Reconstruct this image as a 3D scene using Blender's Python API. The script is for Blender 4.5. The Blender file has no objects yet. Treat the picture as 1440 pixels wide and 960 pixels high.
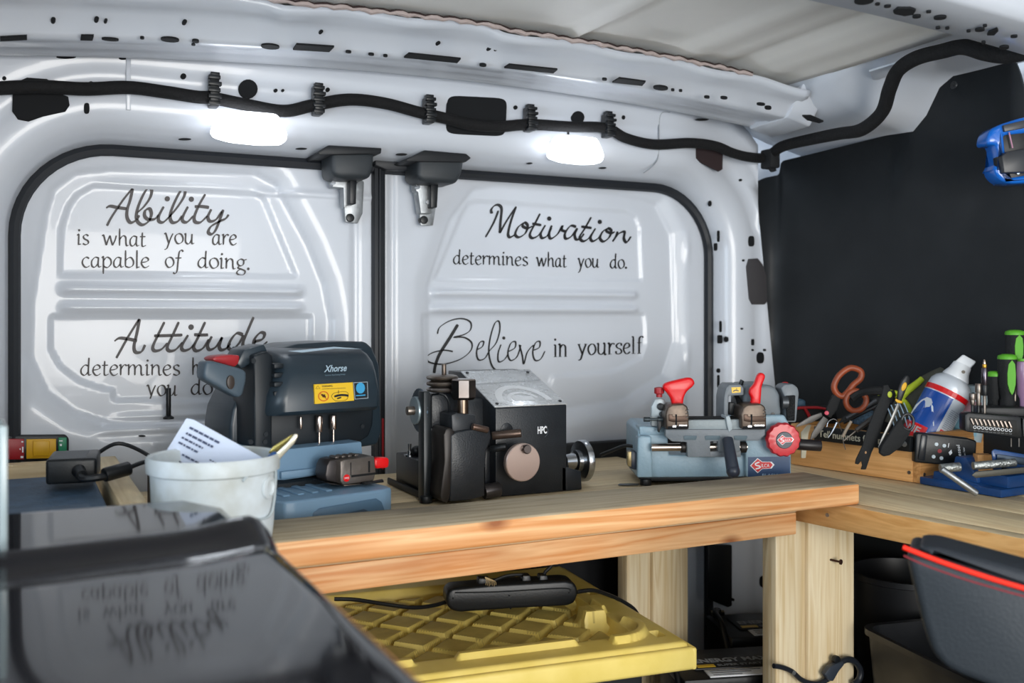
import bpy, bmesh, math, random
import numpy as np
from mathutils import Vector, Matrix
random.seed(7)
C = bpy.context.scene.collection
S = bpy.context.scene
pi = math.pi
# ------------------------------------------------------------------ camera, world, lights, exposure
EYE = 0.86                       # eye height above the van floor
TH = math.radians(26.4)          # camera turned right of the van's axis
FPX, CX, HY = 1400.0, 720.0, 445.0
cam = bpy.data.cameras.new('camera'); co = bpy.data.objects.new('camera', cam); C.objects.link(co)
co.location = (0, 0, EYE); co.rotation_euler = (pi/2, 0, -TH)
cam.lens = 35; cam.sensor_width = 36; cam.shift_y = -(480-HY)/1440
cam.clip_start = .02; cam.dof.use_dof = True; cam.dof.focus_distance = 1.62; cam.dof.aperture_fstop = 4.5
S.camera = co
S.view_settings.view_transform = 'Standard'; S.view_settings.look = 'None'
S.view_settings.gamma = 1; S.view_settings.use_curve_mapping = False
S.view_settings.exposure = 0.15
w = bpy.data.worlds.new('world'); S.world = w; w.use_nodes = True
nt = w.node_tree; bg = nt.nodes['Background']
bg.inputs[0].default_value = (.80, .90, 1.0, 1); bg.inputs[1].default_value = 1.6
def area(name, loc, tgt, sx, sy, e, col):
    l = bpy.data.lights.new(name, 'AREA'); l.shape = 'RECTANGLE'; l.size = sx; l.size_y = sy; l.energy = e; l.color = col
    o = bpy.data.objects.new(name, l); C.objects.link(o); o.location = loc
    o.rotation_euler = (Vector(tgt)-Vector(loc)).to_track_quat('-Z', 'Y').to_euler()
    return o
area('side_door_daylight', (-1.5, .1, .6), (.8, 1.4, .7), 1.5, 1.1, 30, (.70, .85, 1))
area('front_daylight', (.4, -1.6, .72), (.9, 1.5, .55), 1.3, 1.1, 50, (1, .955, .89))

# ------------------------------------------------------------------ pixel rays to places in the van
ct, st = math.cos(TH), math.sin(TH)
CAM = Vector((0, 0, EYE))
def ray(px, py):
    xc = (px-CX)/FPX; zc = (HY-py)/FPX
    return Vector((xc*ct+st, -xc*st+ct, zc))
def PY(px, py, Y): r = ray(px, py); return CAM+r*(Y/r.y)
def PX(px, py, X): r = ray(px, py); return CAM+r*(X/r.x)
def PZ(px, py, Z): r = ray(px, py); return CAM+r*((Z-EYE)/r.z)
def PD(px, py, d): return CAM+ray(px, py)*d
class Fr:
    def __init__(s, loc, rz): s.loc = Vector(loc); s.rz = rz; s.M = Matrix.Rotation(-rz, 3, 'Z')
    def p(s, px, py, y=0.):
        o = s.M@(CAM-s.loc); r = s.M@ray(px, py); return o+r*((y-o.y)/r.y)
    def pz(s, px, py, z=0.):
        o = s.M@(CAM-s.loc); r = s.M@ray(px, py); return o+r*((z-o.z)/r.z)
    def px_(s, px, py, x=0.):
        o = s.M@(CAM-s.loc); r = s.M@ray(px, py); return o+r*((x-o.x)/r.x)

# ------------------------------------------------------------------ materials
def lin(c):
    if isinstance(c, str): c = tuple(int(c[i:i+2], 16)/255 for i in (0, 2, 4))
    return tuple((x/12.92 if x < .04045 else ((x+.055)/1.055)**2.4) for x in c)
def mat(name, c, rough=.5, metal=0., coat=0., bump=0., bscale=60., var=0., vscale=8., vcol=None, emit=0., rvar=0., trans=0., spec=.5, ior=1.45):
    m = bpy.data.materials.new(name); m.use_nodes = True; n = m.node_tree; N = n.nodes; L = n.links
    b = N['Principled BSDF']; col = lin(c)+(1,)
    b.inputs['Base Color'].default_value = col; b.inputs['Roughness'].default_value = rough; b.inputs['Metallic'].default_value = metal
    b.inputs['Coat Weight'].default_value = coat; b.inputs['Transmission Weight'].default_value = trans
    b.inputs['Specular IOR Level'].default_value = spec; b.inputs['IOR'].default_value = ior
    if emit: b.inputs['Emission Color'].default_value = col; b.inputs['Emission Strength'].default_value = emit
    tc = N.new('ShaderNodeTexCoord')
    if var or vcol:
        t = N.new('ShaderNodeTexNoise'); t.inputs['Scale'].default_value = vscale; t.inputs['Detail'].default_value = 6; L.new(tc.outputs['Object'], t.inputs['Vector'])
        r = N.new('ShaderNodeValToRGB'); L.new(t.outputs[0], r.inputs[0])
        r.color_ramp.elements[0].position = .35; r.color_ramp.elements[1].position = .68
        v = lin(vcol)+(1,) if vcol else tuple(x*(1-var) for x in col[:3])+(1,)
        r.color_ramp.elements[0].color = v; r.color_ramp.elements[1].color = col
        L.new(r.outputs[0], b.inputs['Base Color'])
    if rvar:
        t = N.new('ShaderNodeTexNoise'); t.inputs['Scale'].default_value = vscale*1.7; t.inputs['Detail'].default_value = 5; L.new(tc.outputs['Object'], t.inputs['Vector'])
        r = N.new('ShaderNodeMapRange'); L.new(t.outputs[0], r.inputs[0]); r.inputs[1].default_value = .3; r.inputs[2].default_value = .7
        r.inputs[3].default_value = max(0, rough-rvar); r.inputs[4].default_value = rough+rvar; L.new(r.outputs[0], b.inputs['Roughness'])
    if bump:
        t = N.new('ShaderNodeTexNoise'); t.inputs['Scale'].default_value = bscale; t.inputs['Detail'].default_value = 4; L.new(tc.outputs['Object'], t.inputs['Vector'])
        u = N.new('ShaderNodeBump'); u.inputs['Strength'].default_value = bump; u.inputs['Distance'].default_value = .002
        L.new(t.outputs[0], u.inputs['Height']); L.new(u.outputs[0], b.inputs['Normal'])
    return m
def wood(name, c1, c2, axis=0, rough=.65, stain=None, scale=1., knots=False, sa=.6):
    """grain runs along the given axis; stain = colour of worn dirty patches"""
    m = bpy.data.materials.new(name); m.use_nodes = True; n = m.node_tree; N = n.nodes; L = n.links
    b = N['Principled BSDF']; b.inputs['Roughness'].default_value = rough; b.inputs['Specular IOR Level'].default_value = .3
    tc = N.new('ShaderNodeTexCoord'); oi = N.new('ShaderNodeObjectInfo')
    ad = N.new('ShaderNodeVectorMath'); ad.operation = 'ADD'; L.new(tc.outputs['Object'], ad.inputs[0])
    ml = N.new('ShaderNodeMath'); ml.operation = 'MULTIPLY'; ml.inputs[1].default_value = 13.; L.new(oi.outputs['Random'], ml.inputs[0]); L.new(ml.outputs[0], ad.inputs[1])
    mp = N.new('ShaderNodeMapping'); L.new(ad.outputs[0], mp.inputs[0])
    sc = [26*scale]*3; sc[axis] = 1.1*scale; mp.inputs['Scale'].default_value = sc
    t = N.new('ShaderNodeTexNoise'); t.inputs['Scale'].default_value = 1.6; t.inputs['Detail'].default_value = 3; t.inputs['Distortion'].default_value = .6; L.new(mp.outputs[0], t.inputs[0])
    mm = N.new('ShaderNodeMath'); mm.operation = 'MULTIPLY'; mm.inputs[1].default_value = 5.; L.new(t.outputs[0], mm.inputs[0])
    fr = N.new('ShaderNodeMath'); fr.operation = 'PINGPONG'; fr.inputs[1].default_value = .5; L.new(mm.outputs[0], fr.inputs[0])
    t2 = N.new('ShaderNodeTexNoise'); t2.inputs['Scale'].default_value = 9; t2.inputs['Detail'].default_value = 8; L.new(mp.outputs[0], t2.inputs[0])
    mx0 = N.new('ShaderNodeMath'); mx0.operation = 'MULTIPLY_ADD'; L.new(t2.outputs[0], mx0.inputs[0]); mx0.inputs[1].default_value = .7; L.new(fr.outputs[0], mx0.inputs[2])
    r = N.new('ShaderNodeValToRGB'); L.new(mx0.outputs[0], r.inputs[0])
    r.color_ramp.elements[0].position = .3; r.color_ramp.elements[1].position = .9
    r.color_ramp.elements[0].color = lin(c2)+(1,); r.color_ramp.elements[1].color = lin(c1)+(1,)
    out = r.outputs[0]
    if knots:
        mk = N.new('ShaderNodeMapping'); k = [9.]*3; k[axis] = 4.5; mk.inputs['Scale'].default_value = k; L.new(ad.outputs[0], mk.inputs[0])
        vo = N.new('ShaderNodeTexVoronoi'); vo.inputs['Scale'].default_value = 1.1; L.new(mk.outputs[0], vo.inputs['Vector'])
        kr = N.new('ShaderNodeValToRGB'); kr.color_ramp.elements[0].position = .03; kr.color_ramp.elements[1].position = .13
        kr.color_ramp.elements[0].color = (.30, .14, .08, 1); kr.color_ramp.elements[1].color = (1, 1, 1, 1)
        L.new(vo.outputs['Distance'], kr.inputs[0])
        mu = N.new('ShaderNodeMix'); mu.data_type = 'RGBA'; mu.blend_type = 'MULTIPLY'; mu.inputs[0].default_value = .8
        L.new(out, mu.inputs[6]); L.new(kr.outputs[0], mu.inputs[7]); out = mu.outputs[2]
    if stain:
        ms = N.new('ShaderNodeMapping'); k = [9.]*3; k[axis] = 3.; ms.inputs['Scale'].default_value = k; L.new(ad.outputs[0], ms.inputs[0])
        t3 = N.new('ShaderNodeTexNoise'); t3.inputs['Scale'].default_value = 1.3; t3.inputs['Detail'].default_value = 5; L.new(ms.outputs[0], t3.inputs[0])
        sr = N.new('ShaderNodeMapRange'); L.new(t3.outputs[0], sr.inputs[0]); sr.inputs[1].default_value = .48; sr.inputs[2].default_value = .7; sr.inputs[4].default_value = sa
        mu = N.new('ShaderNodeMix'); mu.data_type = 'RGBA'; L.new(sr.outputs[0], mu.inputs[0]); L.new(out, mu.inputs[6]); mu.inputs[7].default_value = lin(stain)+(1,); out = mu.outputs[2]
    L.new(out, b.inputs['Base Color'])
    u = N.new('ShaderNodeBump'); u.inputs['Strength'].default_value = .35; u.inputs['Distance'].default_value = .001; L.new(mx0.outputs[0], u.inputs['Height']); L.new(u.outputs[0], b.inputs['Normal'])
    return m

WHITE = mat('white_paint', 'ced3db', .3, coat=.3, var=.05, vscale=3, spec=.5, bump=.05, bscale=25)
ROOFM = mat('roof_paint', 'f0eee8', .5, coat=.0, var=.08, vscale=5, bump=.08, bscale=12)
DARKH = mat('hole_dark', '0e1013', .9)
SEALM = mat('rubber_seal', '1b1f25', .5)
BLK = mat('black_plastic', '14171a', .38, bump=.1, bscale=300)
BLKR = mat('black_rough', '17191b', .8, bump=.5, bscale=260)
CLOTH = mat('tape_black', '0c0c0e', .85, bump=.9, bscale=220)
CHAR = mat('charcoal_plastic', '2c3135', .5)
PLY = mat('black_plywood', '26292c', .5, var=.25, vscale=7, rvar=.15, bump=.06, bscale=40, spec=.25)
STEEL = mat('steel', 'b9bcc0', .22, 1., var=.2, vscale=30)
STEELD = mat('worn_steel', '98928b', .38, .9, var=.4, vscale=40, vcol='6b5f56')
BRONZE = mat('bronze_steel', '8d7a6a', .3, 1., var=.4, vscale=30)
ZINC = mat('zinc_steel', 'a7abae', .45, .9, var=.3, vscale=50, bump=.2, bscale=150)
RED = mat('red_plastic', 'dd0f16', .35, coat=.1)
REDD = mat('dark_red_plastic', 'a2262c', .4)
SILB = mat('silver_blue_enamel', '8ea9b9', .38, var=.08, vscale=60, bump=.25, bscale=220)
GREYM = mat('grey_enamel', '767d83', .45, var=.12, vscale=40, bump=.25, bscale=260)
NAVY = mat('navy_label', '26456b', .35)
LBLW = mat('label_white', 'e9ecf0', .4)
LBLR = mat('label_red', 'cf2a2f', .35)
YEL = mat('yellow_label', 'e8bd2c', .4)
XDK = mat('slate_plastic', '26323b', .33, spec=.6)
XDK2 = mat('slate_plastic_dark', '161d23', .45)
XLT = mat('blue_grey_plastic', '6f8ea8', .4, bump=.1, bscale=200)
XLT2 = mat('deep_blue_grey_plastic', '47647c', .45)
HPCB = mat('black_hammered', '1b1f24', .36, bump=.18, bscale=420, var=.3, vscale=25, vcol='22262b')
SATIN = mat('brushed_plate', 'd6d9db', .28, .35, var=.12, vscale=30, rvar=.12)
VISE = mat('blue_paint', '16457f', .4, coat=.3, var=.25, vscale=30, bump=.15, bscale=120)
BRIGHTB = mat('bright_blue_plastic', '1668c8', .2, coat=.5)
GREEN = mat('green_rubber', '5aa72c', .5)
ORNG = mat('orange_worn_plastic', '9c4a2a', .42, var=.3, vscale=40)
BUCK = mat('white_bucket', 'e2ecf3', .45, vcol='b9bdb8', vscale=15, bump=.1)
LIDY = mat('yellow_polythene', 'f8e184', .42, vcol='ecd36e', vscale=14, bump=.15, bscale=80)
LIDP = mat('yellow_polythene_worn', 'dcc56c', .5, vcol='bfa858', vscale=20, bump=.15, bscale=80)
W_TOP = wood('worktop_grain', 'eed9b2', 'dac096', 0, .6, stain='94866f', scale=.8, sa=.4)
W_TOPY = wood('side_top_grain', 'efdbb4', 'dac095', 1, .6, stain='8d7d66', scale=.8, sa=.5)
W_BRD = wood('board_weathered', 'c0b196', 'a59579', 0, .7, stain='6b6152', scale=.8, sa=.8)
W_FR = wood('pine_orange', 'f4c591', 'da9459', 0, .5, scale=.8, knots=True, stain='8a6340', sa=.25)
W_FRY = wood('pine_orange_side', 'e9b878', 'd29c5c', 1, .5, scale=.8, stain='7a5636', sa=.3)
W_BOX = wood('pine_box', 'd59c58', 'b57a3e', 1, .5, scale=1., stain='8b6a45', sa=.4)
W_LEG = wood('pine_pale', 'efdfbd', 'd8bf92', 2, .6, scale=.9, knots=False)
FLOORM = mat('floor_rubber', '202326', .7, bump=.4, bscale=90)
LAMP = mat('lamp_glow', 'f4f8ff', .3, emit=4.5)
GLOSSB = mat('gloss_black', '1b1a1d', .06, spec=.35, rvar=.0)

# ------------------------------------------------------------------ mesh helpers
def link(name, me, parent=None, m=None):
    o = bpy.data.objects.new(name, me); C.objects.link(o)
    if parent: o.parent = parent
    if m is not None and me is not None and not me.materials: me.materials.append(m)
    return o
class B:
    """collects shapes, then .o() links them as ONE mesh object"""
    def __init__(s, ang=35): s.bm = bmesh.new(); s.ang = ang
    def _add(s, t, M=None, mi=0):
        for f in t.faces: f.material_index = mi
        if M is not None: bmesh.ops.transform(t, matrix=M, verts=t.verts)
        me = bpy.data.meshes.new('t'); t.to_mesh(me); s.bm.from_mesh(me); bpy.data.meshes.remove(me); t.free(); return s
    def box(s, a, b, bev=0., M=None, mi=0, seg=2):
        a, b = [min(i, j) for i, j in zip(a, b)], [max(i, j) for i, j in zip(a, b)]
        t = bmesh.new(); bmesh.ops.create_cube(t, size=1)
        for v in t.verts: v.co = Vector([a[i]+(v.co[i]+.5)*(b[i]-a[i]) for i in range(3)])
        if bev: bmesh.ops.bevel(t, geom=t.edges[:], offset=bev, segments=seg, affect='EDGES', profile=.5)
        return s._add(t, M, mi)
    def prism(s, pts, vec, bev=0., mi=0, seg=2, M=None):
        t = bmesh.new(); n = len(pts); vec = Vector(vec)
        v1 = [t.verts.new(Vector(p)) for p in pts]; v2 = [t.verts.new(Vector(p)+vec) for p in pts]
        t.faces.new(v1); t.faces.new(v2[::-1])
        for i in range(n): t.faces.new((v1[(i+1) % n], v1[i], v2[i], v2[(i+1) % n]))
        bmesh.ops.recalc_face_normals(t, faces=t.faces)
        if bev: bmesh.ops.bevel(t, geom=t.edges[:], offset=bev, segments=seg, affect='EDGES', profile=.5)
        return s._add(t, M, mi)
    def fp(s, F, poly, y0, y1, bev=0., mi=0, seg=2):
        """outline seen in the photograph, set at local depth y0 and carried back to y1"""
        return s.prism([F.p(x, y, y0) for x, y in poly], (0, y1-y0, 0), bev, mi, seg)
    def cyl(s, p0, p1, r0, r1=None, n=20, bev=0., mi=0):
        r1 = r0 if r1 is None else r1; p0, p1 = Vector(p0), Vector(p1); d = p1-p0
        t = bmesh.new(); bmesh.ops.create_cone(t, cap_ends=True, segments=n, radius1=r0, radius2=r1, depth=d.length)
        if bev:
            e = [e for e in t.edges if len(e.link_faces) == 2 and any(len(f.verts) > 4 for f in e.link_faces)]
            bmesh.ops.bevel(t, geom=e, offset=bev, segments=2, affect='EDGES', profile=.5)
        M = Matrix.Translation((p0+p1)/2)@d.to_track_quat('Z', 'Y').to_matrix().to_4x4()
        return s._add(t, M, mi)
    def tube(s, pts, r, n=8, mi=0, closed=False, sub=6, sx=1., up=None):
        P = spl([Vector(p) for p in pts], sub, closed) if sub > 1 else [Vector(p) for p in pts]
        R = (lambda i: r) if not callable(r) else (lambda i: r(i/(len(P)-1)))
        t = bmesh.new(); rings = []; ux = None; m = len(P)
        for i, p in enumerate(P):
            if closed: d = P[(i+1) % m]-P[i-1]
            else: d = P[min(i+1, m-1)]-P[max(i-1, 0)]
            d.normalize()
            if ux is None:
                a = Vector(up) if up else (Vector((0, 0, 1)) if abs(d.z) < .9 else Vector((1, 0, 0)))
                ux = (a-d*a.dot(d)).normalized()
            else: ux = (ux-d*ux.dot(d)).normalized()
            uy = d.cross(ux)
            rings.append([t.verts.new(p+(ux*math.cos(2*pi*k/n)*sx+uy*math.sin(2*pi*k/n))*R(i)) for k in range(n)])
        for i in range(m if closed else m-1):
            a, b = rings[i], rings[(i+1) % m]
            for k in range(n): t.faces.new((a[k], a[(k+1) % n], b[(k+1) % n], b[k]))
        if not closed: t.faces.new(rings[0][::-1]); t.faces.new(rings[-1])
        return s._add(t, None, mi)
    def lathe(s, prof, p0=(0, 0, 0), axis=(0, 0, 1), n=28, mi=0, fn=None):
        """prof: (radius, height) pairs; fn(angle) scales the radius"""
        t = bmesh.new(); rings = []
        for r, h in prof: rings.append([t.verts.new((r*(fn(2*pi*k/n) if fn else 1)*math.cos(2*pi*k/n), r*(fn(2*pi*k/n) if fn else 1)*math.sin(2*pi*k/n), h)) for k in range(n)])
        for a, b in zip(rings, rings[1:]):
            for k in range(n): t.faces.new((a[k], a[(k+1) % n], b[(k+1) % n], b[k]))
        if prof[0][0] > 1e-5: t.faces.new(rings[0][::-1])
        if prof[-1][0] > 1e-5: t.faces.new(rings[-1])
        bmesh.ops.remove_doubles(t, verts=t.verts, dist=1e-6)
        M = Matrix.Translation(Vector(p0))@Vector(axis).to_track_quat('Z', 'Y').to_matrix().to_4x4()
        return s._add(t, M, mi)
    def sph(s, c, r, sc=(1, 1, 1), n=12, mi=0):
        t = bmesh.new(); bmesh.ops.create_uvsphere(t, u_segments=n*2, v_segments=n, radius=r)
        return s._add(t, Matrix.Translation(Vector(c))@Matrix.Diagonal((*sc, 1)), mi)
    def face(s, pts, mi=0):
        t = bmesh.new(); t.faces.new([t.verts.new(Vector(p)) for p in pts]); return s._add(t, None, mi)
    def o(s, name, m, parent=None, smooth=True):
        bmesh.ops.recalc_face_normals(s.bm, faces=s.bm.faces)
        me = bpy.data.meshes.new(name); s.bm.to_mesh(me); s.bm.free()
        if smooth:
            me.polygons.foreach_set('use_smooth', [True]*len(me.polygons))
            me.set_sharp_from_angle(angle=math.radians(s.ang))
        ob = bpy.data.objects.new(name, me); C.objects.link(ob)
        for x in (m if isinstance(m, (list, tuple)) else [m]): me.materials.append(x)
        if parent: ob.parent = parent
        return ob
def spl(P, sub=6, closed=False):
    out = []; n = len(P)
    if n < 3: return [P[0].lerp(P[-1], k/sub) for k in range(sub+1)]
    rng = range(n) if closed else range(n-1)
    for i in rng:
        if closed: a, b, c, d = P[i-1], P[i], P[(i+1) % n], P[(i+2) % n]
        else: a, b, c, d = P[max(i-1, 0)], P[i], P[i+1], P[min(i+2, n-1)]
        for k in range(sub):
            t = k/sub
            out.append(.5*((2*b)+(c-a)*t+(2*a-5*b+4*c-d)*t*t+(3*b-a-3*c+d)*t*t*t))
    if not closed: out.append(P[-1])
    return out
def T(name, label, cat, loc=(0, 0, 0), rz=0., group=None):
    o = bpy.data.objects.new(name, None); C.objects.link(o); o.location = loc; o.rotation_euler = (0, 0, rz); o.empty_display_size = .02
    return tag(o, label, cat, group)
def tag(o, label=None, cat=None, group=None, kind=None):
    if label: o['label'] = label
    if cat: o['category'] = cat
    if group: o['group'] = group
    if kind: o['kind'] = kind
    return o
def clampz(t, z):
    for ch in C.objects:
        if ch.parent == t and ch.type == 'MESH':
            for v in ch.data.vertices: v.co.z = max(v.co.z, z)
def stc(o): o['kind'] = 'structure'; return o
def lab(o, l): o['label'] = l; return o
def dupe(o, **kw):
    c = o.copy(); C.objects.link(c)
    for ch in [x for x in C.objects if x.parent == o]:
        d = ch.copy(); C.objects.link(d); d.parent = c
        for g in [x for x in C.objects if x.parent == ch]:
            e = g.copy(); C.objects.link(e); e.parent = d
    return c
def text(name, body, m, parent, origin, ex, ez, h, width=None, bold=0., shear=0., cx=False):
    """flat lettering: baseline starts at origin, runs along ex, stands along ez"""
    cu = bpy.data.curves.new(name, 'FONT'); cu.body = body; cu.size = 1; cu.offset = bold; cu.shear = shear; cu.resolution_u = 3
    cu.extrude = .008
    t = bpy.data.objects.new(name, cu); C.objects.link(t)
    bpy.context.view_layer.update()
    me = bpy.data.meshes.new_from_object(t.evaluated_get(bpy.context.evaluated_depsgraph_get()))
    bpy.data.objects.remove(t)
    ex = Vector(ex).normalized(); ez = Vector(ez).normalized(); en = ex.cross(ez)
    xs = [v.co.x for v in me.vertices]; x0, x1 = min(xs), max(xs); ys = [v.co.y for v in me.vertices]
    sy = h/.72; sx = sy if width is None else width/(x1-x0)
    for v in me.vertices:
        x = (v.co.x-(x0+x1)/2)*sx if cx else (v.co.x-x0)*sx
        v.co = Vector(origin)+ex*x+ez*(v.co.y*sy)+en*(v.co.z*sy*.5+.0002)
    o = bpy.data.objects.new(name, me); C.objects.link(o); me.materials.clear(); me.materials.append(m)
    if parent: o.parent = parent
    return o
def ribbon(b, pts, wmin, wmax, nib=math.radians(40), sub=6, mp=None, depth=.0005, taper=True):
    """calligraphic stroke: width varies with direction; pts in pixels, mp maps a pixel to a place"""
    P = spl([Vector((x, y)) for x, y in pts], sub)
    L, R = [], []
    n = len(P)
    for i, p in enumerate(P):
        d = P[min(i+1, n-1)]-P[max(i-1, 0)]
        if d.length < 1e-6: d = Vector((1, 0))
        d.normalize(); a = math.atan2(-d.y, d.x)
        w_ = wmin+(wmax-wmin)*abs(math.sin(a-nib))
        if taper and i in (0, n-1): w_ *= .7
        nv = Vector((-d.y, d.x))*w_/2
        L.append(mp(p+nv)); R.append(mp(p-nv))
    bm = b.bm
    vl = [bm.verts.new(x) for x in L]; vr = [bm.verts.new(x) for x in R]
    for i in range(n-1):
        try: bm.faces.new((vl[i], vl[i+1], vr[i+1], vr[i]))
        except Exception: pass
def dot(b, x, y, r, mp, n=12): b.bm.faces.new([b.bm.verts.new(mp(Vector((x+r*math.cos(2*pi*k/n), y+r*math.sin(2*pi*k/n))))) for k in range(n)])
# ================================================================== THE VAN
DY = 1.80                         # rear door plane
WX = 1.62                         # side panel plane
BZ = EYE-.294                     # worktop height
def arch(X): return -.07*(X-.75)**2
def ss(a, b, x): t = np.clip((x-a)/(b-a), 0, 1); return t*t*(3-2*t)
stc(B().box((-1.0, -1.0, -.04), (1.72, 1.95, 0)).o('floor', FLOORM))
# --- opening outline in the rear wall
OX0, OX1, OZ0, OZ1, OR = -.012, 1.388, .10, EYE+.286, .155
out = []
out.append((OX0, OZ0))
for k in range(13): a = pi-k*pi/24; out.append((OX0+OR+OR*math.cos(a), OZ1-OR+OR*math.sin(a)))
for k in range(13): a = pi/2-k*pi/24; out.append((OX1-OR+OR*math.cos(a), OZ1-OR+OR*math.sin(a)))
out.append((OX1, OZ0))
dens = []
for a, b in zip(out, out[1:]):
    n_ = max(1, int(math.dist(a, b)/.03))
    for k in range(n_): dens.append((a[0]+(b[0]-a[0])*k/n_, a[1]+(b[1]-a[1])*k/n_))
dens.append(out[-1]); out = dens
nrm = []
for i in range(len(out)):
    a = out[max(i-1, 0)]; b = out[min(i+1, len(out)-1)]; dx, dz = b[0]-a[0], b[1]-a[1]; l = math.hypot(dx, dz); nrm.append((-dz/l, dx/l))
def yface(X): return 1.70+.045*float(ss(1.22, 1.40, X))-.0*X
prof = [(0, 0), (.003, .10), (.006, .45), (.012, .66), (.022, .84), (.034, .95), (.05, 1.0), (.075, 1.0), (.08, .955), (.105, .95), (.11, 1.), (.14, 1.0), (.172, 1.0), (.20, 1.0)]
def XPIL(Z): return 1.478+.052*min(1, max(0, (EYE+.24-Z)/.42))
bm = bmesh.new(); rows = []
for d, f in prof:
    r = []
    for (x, z), (nx, nz) in zip(out, nrm):
        X, Z = x+nx*d, z+nz*d; yf = yface(X)
        Z = min(Z, EYE+.50+arch(X)) ; X = max(min(X, XPIL(Z)), -.22)
        r.append(bm.verts.new((X, DY-(DY-yf)*f, Z)))
    rows.append(r)
for a, b in zip(rows, rows[1:]):
    for i in range(len(out)-1): bm.faces.new((a[i], a[i+1], b[i+1], b[i]))
bmesh.ops.recalc_face_normals(bm, faces=bm.faces)
me = bpy.data.meshes.new('wall_rear'); bm.to_mesh(me); bm.free()
for p in me.polygons: p.use_smooth = True
me.set_sharp_from_angle(angle=math.radians(50))
wall_rear = stc(link('wall_rear', me, None, WHITE))
so = wall_rear.modifiers.new('thick', 'SOLIDIFY'); so.thickness = .002; so.offset = 0
# outer skin closing the shell behind the frame
stc(B().box((-.25, 1.86, 0), (1.70, 1.87, 1.45)).o('wall_outer_skin', WHITE))
sill = B(); sill.box((-.2, 1.70, 0), (1.5, 1.86, OZ0-.002), bev=.01); stc(sill.o('trim_1', WHITE))
def hole(F, cx, cy, rx, ry, Y, parent, name='hole', m=DARKH, n=18, rot=0., p=2.):
    b = B(); pts = []
    for k in range(n):
        a = 2*pi*k/n; c_, s_ = math.cos(a), math.sin(a)
        x = rx*math.copysign(abs(c_)**(2/p), c_); y = ry*math.copysign(abs(s_)**(2/p), s_)
        pts.append(F(cx+x*math.cos(rot)-y*math.sin(rot), cy+x*math.sin(rot)+y*math.cos(rot), Y))
    b.prism(pts, (0, .004, 0)); return b.o(name, m, parent, smooth=False)
YF = 1.698
for cx, cy, rx, ry, q in [(258, 107, 4, 4, 2), (128, 117, 3, 3, 2), (122, 152, 4, 7.5, 3), (349, 125, 13.5, 13.5, 2), (388, 127, 2.5, 2.5, 2), (398, 127, 2, 2, 2), (461, 126, 3, 3, 2),
                          (725, 151, 3, 3, 2), (813, 165, 9, 9, 2), (877, 165, 2.5, 3, 2), (6, 110, 3, 3, 2), (93, 80, 14, 2.6, 2), (173, 82, 6, 2, 2),
                          (988, 168, 9, 1.6, 2)]:
    hole(PY, cx, cy, rx, ry, YF, wall_rear, p=q)
hole(PY, 670, 163, 42, 27, YF, wall_rear, p=7, n=40, rot=.05)
for cx, cy, rx, ry in [(260, 195.5, 9, 1.5), (424, 209, 8, 1.4), (565, 217, 8, 1.6), (745, 229.5, 4, 1.3), (848, 236, 5, 1.3)]:
    hole(PY, cx, cy, rx, ry, 1.716, wall_rear)
b = B(); b.prism([PY(x, y, YF) for x, y in [(18, 128), (22, 116), (38, 109), (66, 111), (82, 122), (84, 131), (96, 136), (98, 148), (92, 157), (60, 164), (40, 171), (25, 168), (17, 156)]], (0, .004, 0)); b.o('hole', DARKH, wall_rear)
b = B(); b.prism([PY(x, y, 1.712) for x, y in [(977, 208), (1017, 207), (1016, 238), (1011, 241), (987, 229), (978, 222)]], (0, .004, 0)); b.o('hole', mat('hole_brown', '2c1f20', .8), wall_rear)
# seams: thin raised lap joints
b = B(); b.box((PY(180, 90, YF).x-.003, 1.696, EYE+.33), (PY(184, 90, YF).x, 1.70, EYE+.44), bev=.0008); b.o('seam', WHITE, wall_rear)
b = B(); b.tube([PY(x, y, 1.70) for x, y in [(942, 158), (928, 163), (926, 215), (920, 231), (905, 243)]], .0012, n=6); b.o('seam', mat('seam_grey', '8d9298', .5), wall_rear)  # grey bead along the lap joint
# pillar holes on the right of the doors
def pil(px, py): return yface(PY(px, py, 1.735).x)-.0015
for cx, cy, rx, ry, q in [(1057, 339, 4, 7.5, 3), (1011, 332, 1.3, 8, 4), (1007, 347, 2, 5.5, 4), (1014, 459, 1.2, 8, 4), (1013, 477, 3, 6, 5), (1022, 477, 2.6, 4, 2), (1059, 481, 1.8, 4.5, 5), (1059, 492, 1.5, 1.5, 2),
                       (1076, 492, 1.5, 1.7, 2), (1070, 503, 4.6, 8, 2.5), (1011, 521, 2.2, 3.2, 2), (1011, 536, 1.2, 9, 4), (1042, 253, 1.7, 1.7, 2), (999, 286, 2, 4, 2), (971, 255, 4, 1.5, 2), (1046, 366, 1.4, 1.6, 2), (1031, 843, 2, 2, 2), (1074, 818, 4.5, 8, 2.6), (1044, 462, 1.4, 1.4, 2)]:
    if py_ok := True: hole(PY, cx, cy, rx, ry, 1.7415 if cx > 1030 else 1.75, wall_rear, p=q)
hole(PY, 964, 218, 1.8, 4.5, 1.712, wall_rear, p=4)
b = B(); b.prism([PY(x, y, 1.741) for x, y in [(1053, 364), (1066, 363), (1073, 372), (1078, 388), (1079, 424), (1076, 428), (1058, 428), (1054, 420), (1050, 375)]], (0, .004, 0), bev=.0012); b.o('hole', mat('hole_grey', '3c3a3c', .8), wall_rear)
b = B(); b.fp(Fr((0, 0, 0), 0), [(996, 766), (1034, 766), (1034, 850), (1024, 854), (996, 842)], 1.752, 1.758, bev=.002); b.o('latch_cover', BLK, wall_rear)
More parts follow.
